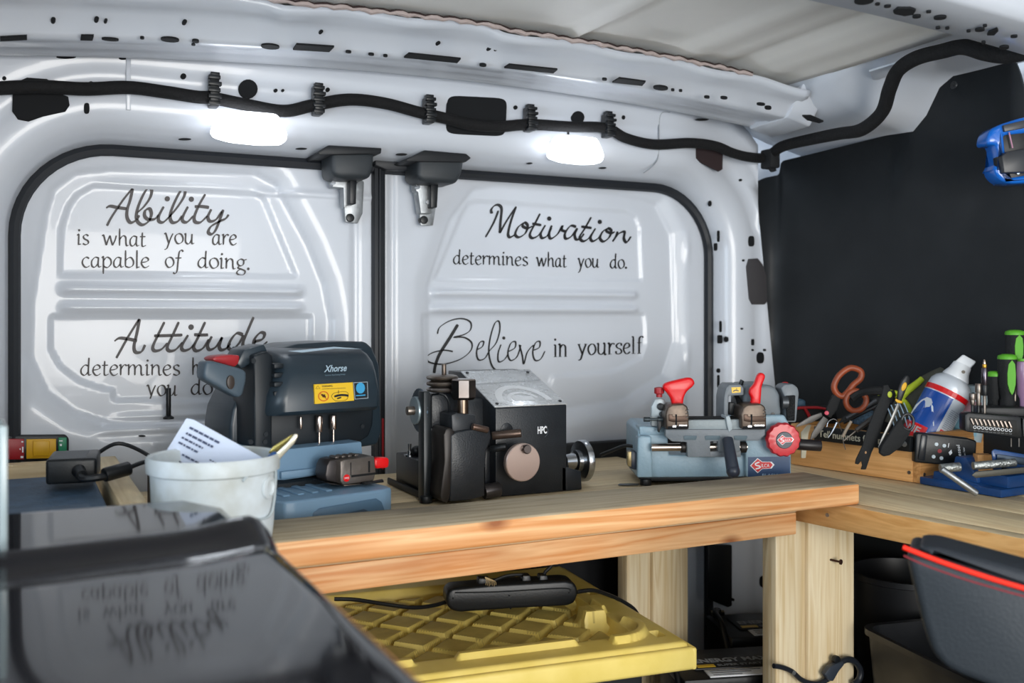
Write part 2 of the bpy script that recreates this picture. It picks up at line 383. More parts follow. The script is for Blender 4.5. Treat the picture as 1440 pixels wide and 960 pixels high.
# --- rubber seal round the opening
stc(B().tube([(x, 1.7965, z) for x, z in [(p[0]+n_[0]*-.006, p[1]+n_[1]*-.006) for p, n_ in zip(out, nrm)]], .0105, n=8, sub=1).o('trim_2', SEALM))

# --- doors as stamped sheet relief
def sdf(poly, X, Z):
    d = np.full(X.shape, 1e9); ins = np.zeros(X.shape, bool); n = len(poly)
    for i in range(n):
        ax, az = poly[i]; bx, bz = poly[(i+1) % n]; ex, ez = bx-ax, bz-az
        wx, wz = X-ax, Z-az; t = np.clip((wx*ex+wz*ez)/(ex*ex+ez*ez+1e-12), 0, 1)
        d = np.minimum(d, np.hypot(wx-ex*t, wz-ez*t))
        c = ((az > Z) != (bz > Z)) & (X < (bx-ax)*(Z-az)/((bz-az) if abs(bz-az) > 1e-9 else 1e-9)+ax); ins ^= c
    return np.where(ins, -d, d)
def pxz(poly, Y=DY): return [(PY(x, y, Y).x, PY(x, y, Y).z) for x, y in poly]
def relief(name, x0, x1, z0, z1, fn, res=.0048, y=DY+.003):
    nx, nz = int((x1-x0)/res)+1, int((z1-z0)/res)+1
    X, Z = np.meshgrid(np.linspace(x0, x1, nx), np.linspace(z0, z1, nz)); Y = y+fn(X, Z)
    V = np.stack([X, Y, Z], -1).reshape(-1, 3)
    i = np.arange((nz-1)*(nx-1)); r, c = i//(nx-1), i % (nx-1); a = r*nx+c
    Fc = np.stack([a, a+1, a+nx+1, a+nx], -1)
    me = bpy.data.meshes.new(name); me.from_pydata(V.tolist(), [], Fc.tolist()); me.polygons.foreach_set('use_smooth', [True]*len(me.polygons))
    o = link(name, me, None, WHITE); m_ = o.modifiers.new('thick', 'SOLIDIFY'); m_.thickness = .0015; m_.offset = -1
    return o
def step(s, w_): return ss(w_/2, -w_/2, s)
def rd(poly, r, X, Z): return sdf(poly, X, Z)-r
RECL = pxz([(72, 300), (82, 268), (110, 248), (160, 243), (360, 248), (385, 262), (430, 345), (452, 400), (462, 450), (462, 590), (160, 590), (110, 575), (72, 548), (50, 500), (52, 430)])
P1L = pxz([(86, 385), (88, 318), (98, 288), (110, 272), (132, 260), (357, 266), (374, 278), (419, 387)])
P2L = pxz([(73, 446), (440, 445), (440, 563), (165, 563), (162, 560), (160, 549), (140, 545), (112, 535), (86, 515), (73, 492)])
RECR = pxz([(612, 560), (610, 400), (640, 310), (672, 268), (700, 262), (880, 276), (925, 290), (945, 330), (950, 480), (935, 525), (880, 560), (790, 575)])
P1R = pxz([(617, 391), (655, 300), (665, 284), (680, 282), (885, 297), (900, 304), (906, 320), (908, 394)])
P2R = pxz([(597, 443), (912, 442), (915, 482), (908, 502), (880, 518), (862, 523), (786, 528), (782, 531), (780, 541), (600, 541)])
def ribs(X, Z, xa, xb, Y=DY):
    zc1, zc2 = PY(300, 408, Y).z, PY(300, 433, Y).z
    m_ = ss(xa-.012, xa+.012, X)*ss(xb+.012, xb-.012, X)
    return m_*(-.011*np.exp(-((Z-zc1)/.0075)**4)-.009*np.exp(-((Z-zc2)/.006)**4)+.003*np.exp(-((Z-PY(300, 421, Y).z)/.004)**2))
def fL(X, Z):
    h = .011*step(rd(RECL, .022, X, Z), .045) + .004*step(rd(RECL, .010, X, Z), .006)
    h += .005*step(rd(P1L, .001, X, Z), .005)+.005*step(rd(P2L, .001, X, Z), .005)
    h += ribs(X, Z, PY(90, 400, DY).x, PY(425, 400, DY).x)
    h += -.006*np.exp(-((X-PY(28, 400, DY).x)/.010)**2)*ss(EYE-.25, EYE-.1, Z)*ss(EYE+.22, EYE+.1, Z)*(.6+.4*np.cos(Z*42))
    h += -.007*np.exp(-((Z-(EYE-.192))/.006)**2)*ss(.1, .15, X)*ss(.55, .5, X) - .005*np.exp(-((Z-(EYE-.172))/.004)**2)*ss(.13, .18, X)*ss(.5, .45, X)
    h += .004*np.exp(-((X-PY(500, 400, DY).x)/.006)**2)
    h += -.004*np.exp(-((Z-(EYE+.225))/.004)**2)*ss(.1, .2, X)
    cx, cz = pxz([(11, 535)])[0]; h += -.010*np.exp(-(((X-cx)**2+(Z-cz)**2)/.010**2)**2)
    return h
def fR(X, Z):
    h = .011*step(rd(RECR, .022, X, Z), .045) + .004*step(rd(RECR, .008, X, Z), .006)
    h += .005*step(rd(P1R, .001, X, Z), .005)+.005*step(rd(P2R, .001, X, Z), .005)
    h += ribs(X, Z, PY(612, 400, DY).x, PY(900, 400, DY).x)
    h += .005*np.exp(-((X-PY(552, 400, DY).x)/.005)**2)
    for a, b_ in [(968, 350), (968, 500), (962, 560)]:
        cx, cz = pxz([(a, b_)])[0]; h += -.004*np.exp(-((X-cx)/.006)**2-((Z-cz)/.03)**2)
    return h
XS = PY(527, 400, DY).x; XS2 = PY(543, 400, DY).x
door_1 = stc(relief('door_1', -.06, XS-.003, .1, OZ1+.02, fL)); door_2 = stc(relief('door_2', XS2-.002, OX1+.03, .1, OZ1+.02, fR))
stc(B().box((XS-.006, 1.785, .1), (XS2-.006, 1.83, OZ1+.005), bev=.004).o('trim_3', SEALM))
b = B(); b.box((XS+.002, 1.78, .12), (XS+.008, 1.79, OZ1), bev=.002); stc(b.o('trim_4', SEALM))
b = B(); b.box((PY(640, 620, 1.78).x, 1.775, .14), (PY(962, 700, 1.78).x, 1.80, PY(850, 621, 1.775).z), bev=.006); lab(b.o('lower_trim', mat('door_trim_black', '15171b', .6), door_2), 'black lower trim')
b = B(); b.fp(Fr((0, 0, 0), 0), [(536, 588), (540, 588), (540, 660), (535, 660), (533, 620)], 1.782, 1.786, bev=.001); lab(b.o('reflector', REDD, door_2), 'red edge reflector')
b = B(); p = PY(237, 588, 1.79); b.cyl(p, p+Vector((0, 0, .052)), .0042, bev=.001); b.lathe([(.009, -.001), (.009, .002), (.004, .005)], p); lab(b.o('lock_pin', BLK, door_1), 'black lock pin')
hole(PY, 200, 613, 5, 1.2, 1.801, door_1)
F0 = Fr((0, 0, 0), 0)
# --- release handle panel on the left door
t = T('door_latch_panel', 'black framed door latch panel with red, yellow and green fields low on the left door', 'latch', PY(60, 645, 1.795))
def rel(o, t): o.parent = t; o.location = -t.location; return o
rel(B().fp(F0, [(-20, 612), (92, 611), (97, 616), (97, 648), (-20, 650)], 1.787, 1.797, bev=.003).o('frame', BLK), t)
rel(B().fp(F0, [(-15, 617), (34, 617), (34, 646), (-15, 646)], 1.783, 1.79, bev=.001).o('red_field', mat('latch_red', '9c1620', .4)), t)
b = B(); b.fp(F0, [(37, 617.5), (79, 617), (79, 644), (37, 645)], 1.783, 1.79, bev=.001); b.fp(F0, [(46, 619.5), (70, 619.5), (70, 641), (46, 641)], 1.779, 1.785, bev=.0015); rel(b.o('yellow_slider', mat('latch_yellow', 'd7a417', .4)), t)
rel(B().fp(F0, [(82, 615), (94, 615), (94, 640), (82, 640)], 1.783, 1.79, bev=.001).o('green_field', mat('latch_green', '16805a', .4)), t)
b = B()
for q in [[(30, 620), (33, 620), (33, 622), (30, 622)], [(29, 641), (33, 641), (33, 644), (29, 644)], [(83, 619), (88, 619), (88, 620.4), (83, 620.4)], [(84, 624), (87, 624), (87, 627), (84, 627)], [(27, 631), (29, 630), (29, 633)], [(31, 628), (33, 628), (33, 636), (31, 636)]]: b.fp(F0, q, 1.7825, 1.784)
rel(b.o('marking', LBLW), t)

# --- lettering on the doors
def word(b, s, x0, x1, y0, y1, xh, wmin, wmax, nib, mp, italic=.0, serif=False):
    G = {'a': (.88, [[(.62, .93), (.35, .98), (.1, .6), (.12, .12), (.35, .02), (.62, .42)], [(.64, 1), (.6, .3), (.68, .03), (.86, .12)]]),
     'b': (.88, [[(.13, 1.7), (.12, .1)], [(.12, .12), (.4, 0), (.7, .2), (.75, .62), (.55, .98), (.3, .88), (.12, .65)]]),
     'c': (.72, [[(.62, .85), (.4, 1), (.15, .78), (.08, .4), (.25, .05), (.45, 0), (.66, .16)]]),
     'd': (.92, [[(.66, .88), (.38, .98), (.1, .6), (.1, .2), (.3, 0), (.5, .12), (.66, .42)], [(.7, 1.7), (.66, .9), (.65, .2), (.72, .02), (.88, .1)]]),
     'e': (.76, [[(.1, .5), (.4, .55), (.6, .68), (.6, .88), (.4, 1), (.17, .8), (.08, .4), (.25, .04), (.45, 0), (.68, .18)]]),
     'f': (.62, [[(.72, 1.55), (.58, 1.72), (.38, 1.5), (.28, .6), (.2, -.3), (.02, -.62), (-.14, -.5)], [(.04, .92), (.58, .95)]]),
     'g': (.86, [[(.62, .9), (.38, 1), (.13, .78), (.15, .48), (.35, .33), (.58, .5), (.62, .9)], [(.3, .34), (.14, .14), (.4, .02), (.72, -.18), (.6, -.52), (.28, -.58), (.05, -.38), (.2, -.1), (.4, .0)], [(.6, .9), (.86, 1)]]),
     'h': (.92, [[(.13, 1.7), (.12, 0)], [(.12, .6), (.4, .98), (.63, .85), (.66, .3), (.72, .02), (.88, .08)]]),
     'i': (.42, [[(.02, .9), (.16, 1), (.15, .1), (.2, .02), (.36, .08)]]),
     'l': (.42, [[(.15, 1.72), (.14, .1), (.2, .01), (.36, .06)]]),
     'm': (1.4, [[(.02, .9), (.14, .98), (.13, 0)], [(.13, .6), (.38, .98), (.6, .85), (.61, 0)], [(.61, .6), (.86, .98), (1.08, .85), (1.1, .25), (1.16, .02), (1.34, .08)]]),
     'n': (.92, [[(.02, .9), (.14, .98), (.13, 0)], [(.13, .6), (.4, .98), (.63, .85), (.66, .25), (.72, .02), (.88, .08)]]),
     'o': (.86, [[(.4, 1), (.16, .82), (.08, .45), (.25, .05), (.45, 0), (.7, .2), (.77, .55), (.62, .92), (.4, 1)]]),
     'p': (.88, [[(.02, .9), (.14, 1), (.13, -.65)], [(.13, .6), (.4, 1), (.7, .8), (.74, .35), (.5, .0), (.28, .02), (.13, .15)]]),
     'r': (.62, [[(.02, .9), (.14, .98), (.13, 0)], [(.13, .55), (.35, .95), (.5, 1), (.6, .9)]]),
     's': (.66, [[(.56, .85), (.38, 1), (.15, .85), (.2, .6), (.5, .4), (.55, .15), (.32, 0), (.08, .12)]]),
     't': (.58, [[(.24, 1.38), (.2, .2), (.3, .0), (.54, .12)], [(.02, .95), (.5, .98)]]),
     'u': (.94, [[(.02, .92), (.14, .98), (.13, .25), (.3, 0), (.5, .1), (.68, .5)], [(.7, 1), (.67, .2), (.74, .02), (.9, .1)]]),
     'w': (1.35, [[(.0, .9), (.12, 1), (.25, .5), (.36, 0)], [(.36, 0), (.5, .5), (.66, .98)], [(.66, .98), (.76, .5), (.88, 0)], [(.88, 0), (1.08, .5), (1.2, 1)]]),
     'y': (.86, [[(.0, .9), (.12, 1), (.26, .5), (.4, .02)], [(.76, 1), (.55, .5), (.38, -.05), (.22, -.5), (.02, -.62)]]),
     '.': (.34, [])}
    if serif:
        G['i'] = (.5, [[(.22, 1), (.22, 0)], [(.06, 0), (.4, 0)], [(.06, .95), (.22, 1)]]); G['l'] = (.5, [[(.22, 1.6), (.22, 0)], [(.06, 0), (.4, 0)], [(.06, 1.55), (.22, 1.6)]])
        G['n'] = (1.0, [[(.04, .95), (.18, 1), (.18, 0)], [(.18, .7), (.45, .98), (.7, .85), (.74, .5), (.74, 0)], [(.04, 0), (.34, 0)], [(.6, 0), (.9, 0)]])
        G['r'] = (.7, [[(.04, .95), (.18, 1), (.18, 0)], [(.18, .6), (.38, .95), (.56, 1), (.62, .88)], [(.04, 0), (.38, 0)]])
        G['u'] = (1.0, [[(.04, .97), (.16, 1), (.16, .25), (.35, 0), (.55, .06), (.74, .3)], [(.6, .97), (.74, 1), (.74, 0), (.9, .05)]])
        G['y'] = (.92, [[(.12, 1), (.3, .5), (.46, .05)], [(.8, 1), (.6, .5), (.44, 0), (.3, -.4), (.08, -.5)], [(.0, 1), (.3, 1)], [(.62, 1), (.92, 1)]])
        G['f'] = (.6, [[(.64, 1.45), (.5, 1.6), (.3, 1.45), (.26, 1), (.26, 0)], [(.06, 1), (.5, 1)], [(.08, 0), (.48, 0)]])
        G['s'] = (.72, [[(.6, .75), (.56, .97), (.36, 1), (.14, .82), (.2, .6), (.52, .42), (.6, .15), (.36, 0), (.12, .05), (.1, .28)]])
    W = sum(G[c][0] for c in s); k = (x1-x0)/W; cur = 0.
    for c in s:
        wd, st_ = G[c]
        def loc(gx, gy):
            u = (cur+gx)/W; return (x0+(cur+gx)*k+italic*gy*xh, y0+(y1-y0)*u-gy*xh)
        for q in st_: ribbon(b, [loc(*g) for g in q], wmin, wmax, nib, 5, mp)
        if c == 'i': dot(b, *loc(.2, 1.42), wmax*.62, mp)
        if c == '.': dot(b, *loc(.12, .07), wmax*.75, mp)
        cur += wd
INK = mat('vinyl_charcoal', '3a3536', .45); INK2 = mat('vinyl_black', '1c1c1e', .45)
YL = DY+.003+.020-.0012
mpL = lambda p: PY(p.x, p.y, YL)
def zoomstrokes(b, strokes, sc, ox, oy, wmin, wmax, mp, dots=(), dr=3.6, nib=.7):
    for q in strokes: ribbon(b, [(x/sc+ox, y/sc+oy) for x, y in q], wmin, wmax, nib, 7, mp)
    for x, y in dots: dot(b, x/sc+ox, y/sc+oy, dr, mp)
def script(name, strokes, sc, ox, oy, wmin, wmax, mp, dots, m, par, dr=3.6, nib=.7):
    b = B(); zoomstrokes(b, strokes, sc, ox, oy, wmin, wmax, mp, dots, dr, nib); return lab(b.o(name, m, par, smooth=False), 'dark script lettering')
script('script_word', [[(515, 78), (455, 150), (400, 228), (350, 305), (322, 360)], [(515, 78), (498, 160), (474, 240), (474, 300), (500, 335), (540, 318), (565, 280)], [(316, 226), (345, 212), (400, 222), (470, 232)],
  [(545, 265), (600, 215), (645, 150), (658, 95), (640, 75), (610, 100), (570, 180), (545, 260), (548, 320), (585, 352), (632, 328), (655, 275), (642, 232), (610, 245), (605, 285), (632, 312), (680, 308), (712, 275)],
  [(748, 215), (712, 285), (712, 325), (745, 332), (790, 292)], [(790, 292), (850, 220), (900, 140), (908, 82), (885, 82), (845, 150), (806, 240), (796, 300), (815, 335), (855, 325), (885, 285)],
  [(930, 215), (892, 290), (892, 325), (925, 330), (970, 285)], [(1060, 122), (1015, 200), (978, 290), (985, 330), (1025, 332), (1075, 285)], [(980, 216), (1030, 214), (1088, 222)],
  [(1105, 235), (1080, 290), (1095, 325), (1140, 312), (1185, 250)], [(1195, 238), (1170, 310), (1135, 395), (1105, 422), (1082, 405), (1105, 362), (1170, 325), (1212, 305), (1235, 275)]],
  5.333, 90, 250, 2.2, 5.4, mpL, [(775, 157), (955, 160)], INK, door_1, 3.8)
b = B(); n_ = math.radians(30)
for s_, x0, x1, y0, y1 in [('is', 108, 126, 343.8, 344), ('what', 143.5, 206, 344.5, 346.5), ('you', 231, 274, 342, 343), ('are', 298, 334, 343.8, 344.2), ('capable', 114.4, 211, 375.6, 376), ('of', 231.6, 256, 375.6, 376), ('doing.', 277.5, 353, 376, 379)]:
    word(b, s_, x0, x1, y0, y1, 14.2, 1.0, 2.7, n_, mpL)
lab(b.o('small_words', INK, door_1, smooth=False), 'dark lower-case lettering')
script('script_word', [[(460, 88), (390, 200), (340, 290), (305, 352)], [(462, 88), (445, 180), (425, 270), (435, 312), (475, 308), (500, 262)], [(292, 238), (325, 218), (380, 222), (445, 236)],
  [(630, 108), (585, 200), (552, 275), (565, 303), (610, 292), (650, 250)], [(727, 108), (685, 200), (650, 275), (662, 303), (705, 295), (752, 245)], [(560, 202), (650, 200), (752, 196)],
  [(790, 196), (748, 270), (758, 300), (800, 290), (838, 250)], [(905, 108), (858, 210), (828, 275), (845, 303), (890, 285), (930, 225)], [(830, 194), (880, 196), (925, 195)],
  [(950, 205), (922, 265), (935, 295), (978, 275), (1020, 212)], [(1020, 210), (1000, 270), (1012, 296), (1045, 288), (1075, 255)],
  [(1160, 195), (1118, 185), (1078, 230), (1062, 280), (1090, 292), (1135, 250), (1165, 195)], [(1232, 75), (1195, 160), (1160, 250), (1172, 282), (1215, 268), (1250, 238)],
  [(1235, 240), (1290, 225), (1305, 188), (1275, 182), (1238, 225), (1235, 275), (1270, 285), (1325, 240)]],
  4.8, 100, 430, 2.2, 5.6, mpL, [(810, 143)], INK, door_1, 4)
b = B()
for s_, x0, x1, y0, y1 in [('determines', 112.5, 254, 527.5, 527.5), ('how', 269.8, 310, 527, 527), ('you', 206.3, 250, 556, 556), ('do.', 268, 306, 554.4, 554)]:
    word(b, s_, x0, x1, y0, y1, 14.6, 1.0, 2.7, n_, mpL)
lab(b.o('small_words', INK, door_1, smooth=False), 'dark lower-case lettering')
script('script_word', [[(306, 125), (302, 98), (325, 70), (355, 66), (374, 95), (366, 190), (362, 262)], [(352, 105), (318, 190), (262, 290)], [(362, 262), (410, 175), (476, 76)], [(476, 76), (442, 170), (420, 262), (432, 290), (465, 275)],
  [(530, 188), (490, 220), (470, 270), (495, 290), (540, 262), (556, 210), (535, 188), (522, 212), (555, 228), (590, 212)], [(643, 125), (605, 200), (572, 268), (588, 296), (628, 280), (660, 240)], [(588, 195), (652, 206)],
  [(680, 205), (648, 265), (658, 296), (695, 278), (722, 225)], [(725, 208), (706, 265), (718, 300), (765, 268), (798, 210), (795, 240), (822, 250)],
  [(895, 218), (855, 212), (818, 262), (822, 300), (860, 285), (902, 228), (885, 272), (895, 305), (925, 298), (950, 265)], [(1000, 150), (955, 230), (920, 288), (942, 318), (980, 300), (1008, 262)], [(930, 216), (1004, 226)],
  [(1030, 228), (996, 290), (1010, 318), (1048, 298), (1070, 268)], [(1120, 228), (1082, 250), (1062, 295), (1085, 320), (1125, 292), (1140, 245), (1118, 228), (1108, 248), (1140, 262), (1165, 252)],
  [(1185, 250), (1172, 285), (1150, 320), (1190, 268), (1232, 252), (1228, 300), (1248, 325), (1278, 285)]],
  4.966, 630, 275, 1.5, 4.6, mpL, [(707, 160), (1060, 183)], INK2, door_2, 3.2)
b = B()
for s_, x0, x1, y0, y1 in [('determines', 637, 743, 371, 373.5), ('what', 754, 797.5, 374.2, 375.6), ('you', 812.5, 843, 375.5, 376), ('do.', 857.5, 883, 377, 377.3)]:
    word(b, s_, x0, x1, y0, y1, 12.3, .8, 2.2, n_, mpL)
lab(b.o('small_words', INK2, door_2, smooth=False), 'dark lower-case lettering')
script('script_word', [[(110, 150), (125, 108), (190, 68), (260, 56), (312, 78), (312, 125), (270, 155), (210, 170), (275, 172), (320, 205), (312, 255), (250, 305), (150, 335), (65, 325), (42, 295), (80, 265), (150, 250), (205, 258)],
  [(350, 248), (385, 228), (393, 197), (368, 205), (350, 260), (362, 308), (400, 300), (428, 255), (470, 205), (492, 130), (488, 75), (462, 85), (435, 170), (425, 260), (442, 340), (470, 375)],
  [(500, 215), (482, 270), (486, 320), (520, 308), (545, 270)], [(545, 258), (585, 235), (588, 198), (560, 208), (542, 265), (558, 312), (598, 290), (622, 218)], [(612, 215), (630, 280), (640, 335), (660, 265), (695, 222), (700, 240)],
  [(700, 250), (735, 232), (738, 197), (712, 205), (695, 260), (708, 310), (742, 305), (770, 255)]],
  4.364, 590, 435, 1.1, 2.6, mpL, [(517, 175)], INK2, door_2, 2.3)
script('script_stem', [[(235, 92), (185, 175), (125, 270), (98, 340), (90, 390)]], 4.364, 590, 435, 2, 4.4, mpL, [], INK2, door_2, 2, nib=-.7)
b = B(); word(b, 'in', 778, 799, 501.5, 501, 17, .9, 2.6, 0, mpL, serif=True); word(b, 'yourself', 812, 904, 499, 496.5, 15, .9, 2.5, 0, mpL, serif=True)
lab(b.o('serif_words', INK2, door_2, smooth=False), 'black serif lettering')

# --- door check brackets hanging from the header
def bracket(nm, label, F, plate, cover, side, arm, strip, foot, bolt, rivets):
    t = T('door_latch', label, 'latch', F.loc, 0)
    q = Fr(F.loc, 0)
    B().fp(q, plate, -.05, .06, bev=.002).o('top_plate', mat('plate_black', '16191d', .5), t)
    B().fp(q, cover, -.045, .03, bev=.009, seg=3).o('cover', CHAR, t)
    B().fp(q, arm, .005, .03, bev=.001).o('bracket_arm', ZINC, t)
    B().fp(q, strip, -.012, .02, bev=.002).o('latch_slide', BLK, t)
    B().fp(q, foot, .022, .03, bev=.001).o('foot_plate', ZINC, t)
    b = B(); p = q.p(*bolt, .018); b.cyl(p, p+Vector((0, .012, 0)), .0075, .009, bev=.001); b.o('bolt', BLK, t)
    b = B()
    for r_ in rivets: b = B(); p = q.p(*r_, .0); b.cyl(p, p+Vector((0, .008, 0)), .004); b.o('rivet', STEEL, t)
bracket('a', 'charcoal capped latch bracket on the left door, beside the middle gap', Fr(PY(498, 225, 1.755), 0),
    [(447, 214), (462, 204), (537, 208), (536, 216), (450, 218)], [(466, 211), (527, 213), (526, 236), (521, 251), (480, 251), (467, 246)], 0,
    [(466, 250), (490, 250), (492, 285), (484, 292), (483, 264), (468, 263)], [(492, 250), (502, 250), (501, 287), (492, 287)], [(484, 290), (506, 250), (512, 256), (510, 300), (503, 314), (486, 312)], (493, 306), [(469, 257), (495, 274)])
bracket('b', 'charcoal capped latch bracket on the right door, right of the middle gap', Fr(PY(618, 225, 1.755), 0),
    [(570, 225), (597, 211), (656, 216), (663, 222), (655, 228), (575, 227)], [(588, 217), (654, 219), (651, 243), (643, 258), (598, 256), (587, 250)], 0,
    [(584, 240), (606, 256), (606, 268), (607, 300), (592, 300), (588, 270), (585, 268)], [(606, 256), (617, 256), (615, 292), (606, 292)], [(590, 298), (613, 292), (609, 317), (592, 317)], (597, 309), [(588, 263), (602, 284)])
stc(B().fp(F0, [(528, 224), (590, 226), (590, 240), (545, 239), (528, 232)], 1.768, 1.785, bev=.002).o('trim_5', SEALM))

# ------------------------------------------------------------------ roof and roof bows
xs = np.linspace(-.8, 1.385, 110); ys = np.linspace(-.6, 1.78, 24)
def roofz(x, y):
    z = EYE+.492+arch(x)
    for c_, h_, w_ in [(.86, -.010, .006), (1.295, -.016, .009), (1.22, .008, .02), (1.10, -.006, .03), (.45, -.005, .012), (.1, -.005, .012)]: z += h_*math.exp(-((x-c_)/w_)**4)
    z += .003*math.sin(x*9+y*5)*math.sin(y*4)
    return z
me = bpy.data.meshes.new('ceiling'); V = [(x, y, roofz(x, y)) for y in ys for x in xs]; n_ = len(xs)
me.from_pydata(V, [], [(j*n_+i, j*n_+i+1, (j+1)*n_+i+1, (j+1)*n_+i) for j in range(len(ys)-1) for i in range(n_-1)])
me.polygons.foreach_set('use_smooth', [True]*len(me.polygons))
ceiling = stc(link('ceiling', me, None, ROOFM)); m_ = ceiling.modifiers.new('thick', 'SOLIDIFY'); m_.thickness = .002; m_.offset = 1
def sweepx(name, profs, x0, x1, m, nx=60, wob=None, thick=.0015):
    X = np.linspace(x0, x1, nx); V = []; k = len(profs)
    for x in X:
        for (y, z) in profs:
            dy, dz = wob(x, y, z) if wob else (0, 0); V.append((x, y+dy, EYE+z+arch(x)+dz))
    Fc = [(i*k+j, (i+1)*k+j, (i+1)*k+j+1, i*k+j+1) for i in range(nx-1) for j in range(k-1)]
    me = bpy.data.meshes.new(name); me.from_pydata(V, [], Fc); me.polygons.foreach_set('use_smooth', [True]*len(me.polygons)); me.set_sharp_from_angle(angle=math.radians(40))
    o = stc(link(name, me, None, m)); q = o.modifiers.new('thick', 'SOLIDIFY'); q.thickness = thick; q.offset = 1
    return o
def wob1(x, y, z):
    s_ = 0
    for a, b_ in [(.33, .42), (.70, .78)]: s_ += -.006*float(ss(a, a+.03, x)) if z > .455 else 0
    return (.0, s_+ (.003*math.sin(x*31) if z > .47 else 0))
bow = sweepx('trim_6', [(1.495, .488), (1.50, .478), (1.505, .474), (1.522, .470), (1.535, .462), (1.548, .436), (1.552, .431), (1.558, .429), (1.600, .429), (1.606, .432), (1.640, .436), (1.648, .432), (1.665, .430), (1.675, .434), (1.68, .452)], -.30, 1.40, WHITE, 140, wob1)
XB = 1.556
def zb(px, py): return PZ(px, py, EYE+.4275+arch(PZ(px, py, EYE+.43).x))
def slot(poly, parent=bow, name='slot', m=DARKH):
    b = B(); P = [zb(x, y)+Vector((0, 0, -.0005)) for x, y in poly]; b.prism(P, (0, 0, .003)); return b.o(name, m, parent, smooth=False)
def ell(cx, cy, rx, ry, n=14, r=0.): return [(cx+rx*math.cos(2*pi*k/n)*math.cos(r)-ry*math.sin(2*pi*k/n)*math.sin(r), cy+rx*math.cos(2*pi*k/n)*math.sin(r)+ry*math.sin(2*pi*k/n)*math.cos(r)) for k in range(n)]
for q in [[(0, 53), (38, 51), (38, 56), (0, 58)], [(114, 50.5), (132, 50.5), (130, 57), (113, 56.5)], [(417, 62.5), (470, 66), (463, 73), (412, 70)], [(575, 75.5), (648, 83), (643, 88.5), (568, 81)], [(716, 91), (784, 98), (778, 103), (709, 95.5)], [(871, 110), (908, 115), (903, 120.5), (861, 116)],
          [(1128, 163), (1140, 163), (1158, 171), (1152, 173), (1135, 169)]]: slot(q)
for q in [(239, 56.3, 13, 3), (380, 66, 13, 3.3), (275, 58.5, 5, 2), (155, 56, 12, 1.6), (490, 73.5, 4, 1.3), (522, 77, 4, 1.2), (542, 79, 3, 1.2), (679, 92, 5, 1.8), (929, 124, 10.5, 3), (946, 127, 2.5, 1.2), (957, 128, 2.5, 1.2), (1018, 138, 5, 1.6), (994, 137, 4, 1.4), (1070, 147, 6, 1.5), (1080, 152, 5, 2.2), (850, 112, 3.5, 1.3), (200, 54, 3, 1.2), (272, 63, 3, 1.2)]: slot(ell(*q, r=.08))
for cx, cy, r_ in [(75, 27, 3.4), (136, 26, 3.4), (149, 28, 2.4), (260, 30, 3.2), (452, 44, 2.6), (617, 60, 2.6), (688, 68, 2.7), (697, 69, 2.7), (765, 77, 2.7), (899, 96, 2.3), (1027, 117, 2.3), (1133, 143, 2.3), (1139, 145, 2.3)]:
    b = B(); b.prism([PY(x, y, 1.53)+Vector((0, .0, 0)) for x, y in ell(cx, cy, r_, r_)], (0, .012, 0)); b.o('hole', DARKH, bow, smooth=False)
# sealant bead between bow and roof skin
b = B(); random.seed(3); P = []
for k in range(150):
    x = -.25+1.5*k/149; P.append((x, 1.492+.002*math.sin(k*.7), EYE+.4875+arch(x)+wob1(x, 0, .46)[1]*.8+.0015*math.sin(k*2.1)))
b.tube(P, lambda u: .0035+.0012*math.sin(u*180), n=6, sub=1); stc(b.o('trim_7', mat('sealant', 'b9a9a4', .75, bump=1., bscale=180)))
b = B(); b.tube([(p[0], p[1]-.001, p[2]+.0035) for p in P], .0016, n=5, sub=1); stc(b.o('trim_8', mat('sealant_gap', '3a2c2a', .9)))
# corner bracket where the rear bow meets the side rail
b = B(); b.prism([(1.385, 1.50, EYE+.46), (1.385, 1.545, EYE+.40), (1.385, 1.66, EYE+.395), (1.385, 1.68, EYE+.43)], (.06, 0, -.014), bev=.004); stc(b.o('trim_9', WHITE))
# second bow, nearer the camera
bow2 = sweepx('trim_10', [(.86, .485), (.868, .47), (.885, .425), (.892, .415), (.90, .412), (.985, .412), (.992, .416), (1.00, .432), (1.03, .436), (1.035, .45)], -.6, 1.44, WHITE, 90)
def slot2(poly):
    b = B(); b.prism([PZ(x, y, EYE+.412+arch(PZ(x, y, EYE+.41).x)-.002) for x, y in poly], (0, 0, .003)); b.o('slot', DARKH, bow2, smooth=False)
for q in [(1215, 2, 14, 5), (1234, 7, 3.5, 1.3), (1248, 10, 5, 1.5), (1289, 24.5, 6, 1.8), (1322, 26, 9, 2.4), (1306, 18, 3.5, 1), (1378, 43, 7, 2), (1385, 37.5, 3, 1), (1362, 45, 3, 1), (1332, 41, 3, 1), (1319, 40.5, 3.5, 1), (1426, 52.5, 5, 1.3), (1412, 68, 7, 2.4), (1383, 61, 3, 1.5)]: slot2(ell(*q, r=-.1))
slot2([(1256, 17), (1262, 12), (1280, 12), (1288, 15), (1284, 21), (1272, 23), (1258, 20)]); slot2([(1390, 46), (1402, 41), (1404, 44), (1398, 50), (1388, 50)])
